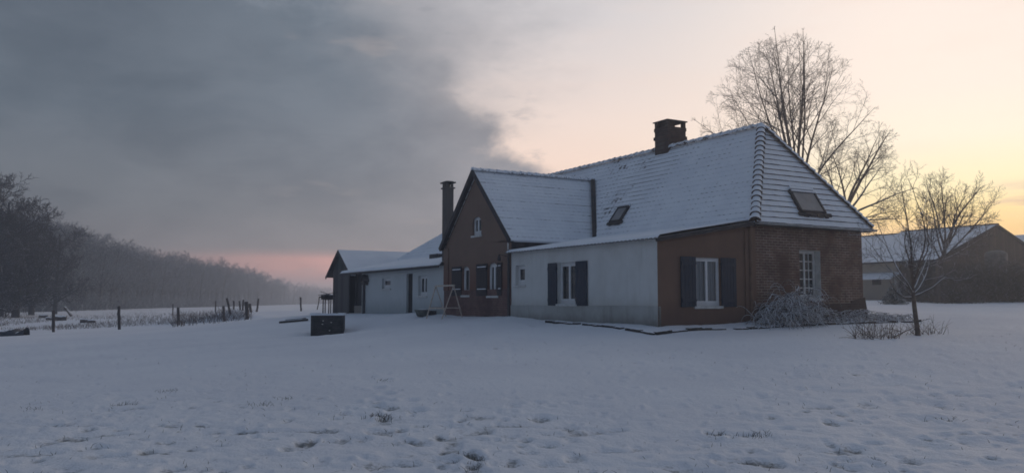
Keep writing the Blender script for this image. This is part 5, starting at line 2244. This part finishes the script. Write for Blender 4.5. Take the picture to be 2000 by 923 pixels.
def blades(n, place, h, rad):
    T = Tree(1)
    for _ in range(n):
        (x, y), hh = place()
        z = g1(x, y) - .03
        d = np.array([rs.normal(0, .35), rs.normal(0, .35), 1.0])
        ln = h * hh * rs.uniform(.5, 1.3)
        p0 = np.array([x, y, z])
        p1 = p0 + d * ln * .6
        p2 = p1 + (d + np.array([rs.normal(0, .5), rs.normal(0, .5), -.3])) * ln * .5
        T.paths.append((np.array([p0, p1, p2]), np.array([rad, rad * .8, rad * .3]), 3))
    return T.arrays(0, 9, (3, 3, 3, 3))


TUFT = [at_ground(*q) for q in ((907, 891), (918, 899), (930, 902), (922, 914), (735, 812), (748, 816), (752, 744), (1410, 852), (1845, 822), (1480, 850), (245, 790), (510, 790), (560, 780), (60, 800), (330, 765), (1690, 905))]


def place_t():
    if rs.random() < .33:
        c = TUFT[int(rs.integers(0, len(TUFT)))]
        return (c[0] + rs.normal(0, .09), c[1] + rs.normal(0, .09)), 1.0
    while True:
        r = 6.5 + 17 * rs.random() ** 1.3
        a = math.radians(rs.uniform(-34, 34))
        x, y = r * math.sin(a), r * math.cos(a)
        zn = vnoise(np.array(x * .16 + 40), np.array(y * .22 + 11)) * .6 + vnoise(np.array(x * .45 + 3), np.array(y * .6 + 70)) * .4
        if zn > .42 + rs.uniform(-.03, .12):
            return (x, y), .8


V, Q = blades(1500, place_t, .065, .0028)
o = link('grass', np_mesh('grass', V, Q, 'dry_grass'))
set_props(o, kind='stuff')


def place_s():
    while True:
        px, py = rs.uniform(335, 492), rs.uniform(608, 640)
        lim = 640 - (px - 335) / 157 * 16
        if py < lim and py > 606 + 4 * abs(rs.normal()):
            p = at_ground(px, py)
            return (p[0], p[1]), 1.0


V, Q = blades(700, place_s, .40, .011)
mat_plain('scrub', (0.13, 0.105, 0.10), 0.9, 0.4, 2, 0.2, snow=(.4, 1.0))
o = link('dead_grass', np_mesh('dead_grass', V, Q, 'scrub'))
set_props(o, kind='stuff')

def place_r():
    while True:
        px, py = rs.uniform(-10, 500), 603 + 42 * rs.random() ** .8
        if py > 645 - max(0, px - 100) * .05:
            continue
        p = at_ground(px, py)
        n = float(vnoise(np.array(p[0] * .22 + 60), np.array(p[1] * .10 + 5)))
        if n > .45 + rs.uniform(-.08, .15):
            return (p[0], p[1]), 1.0


mat_plain('frosted_straw', (0.20, 0.18, 0.175), 0.9, 0.3, 2, 0.2, snow=(.5, 1.1))
V, Q = blades(3200, place_r, .20, .012)
o = link('frosted_grass', np_mesh('frosted_grass', V, Q, 'frosted_straw'))
set_props(o, kind='stuff')

# ------------------------------------------------------------------ haze: one closed box of thin even air
m, k = newmat('haze')
vp = k.new('ShaderNodeVolumePrincipled')
vp.inputs['Color'].default_value = (0.82, 0.89, 1.0, 1)
vp.inputs['Density'].default_value = 0.0019
vp.inputs['Anisotropy'].default_value = 0.62
ou = k.new('ShaderNodeOutputMaterial')
k.link(vp.outputs[0], ou.inputs['Volume'])
w = MB()
w.box(-950, 950, -950, 950, -2.0, 19.0)
o = w.build('haze', ['haze'])
set_props(o, kind='stuff')
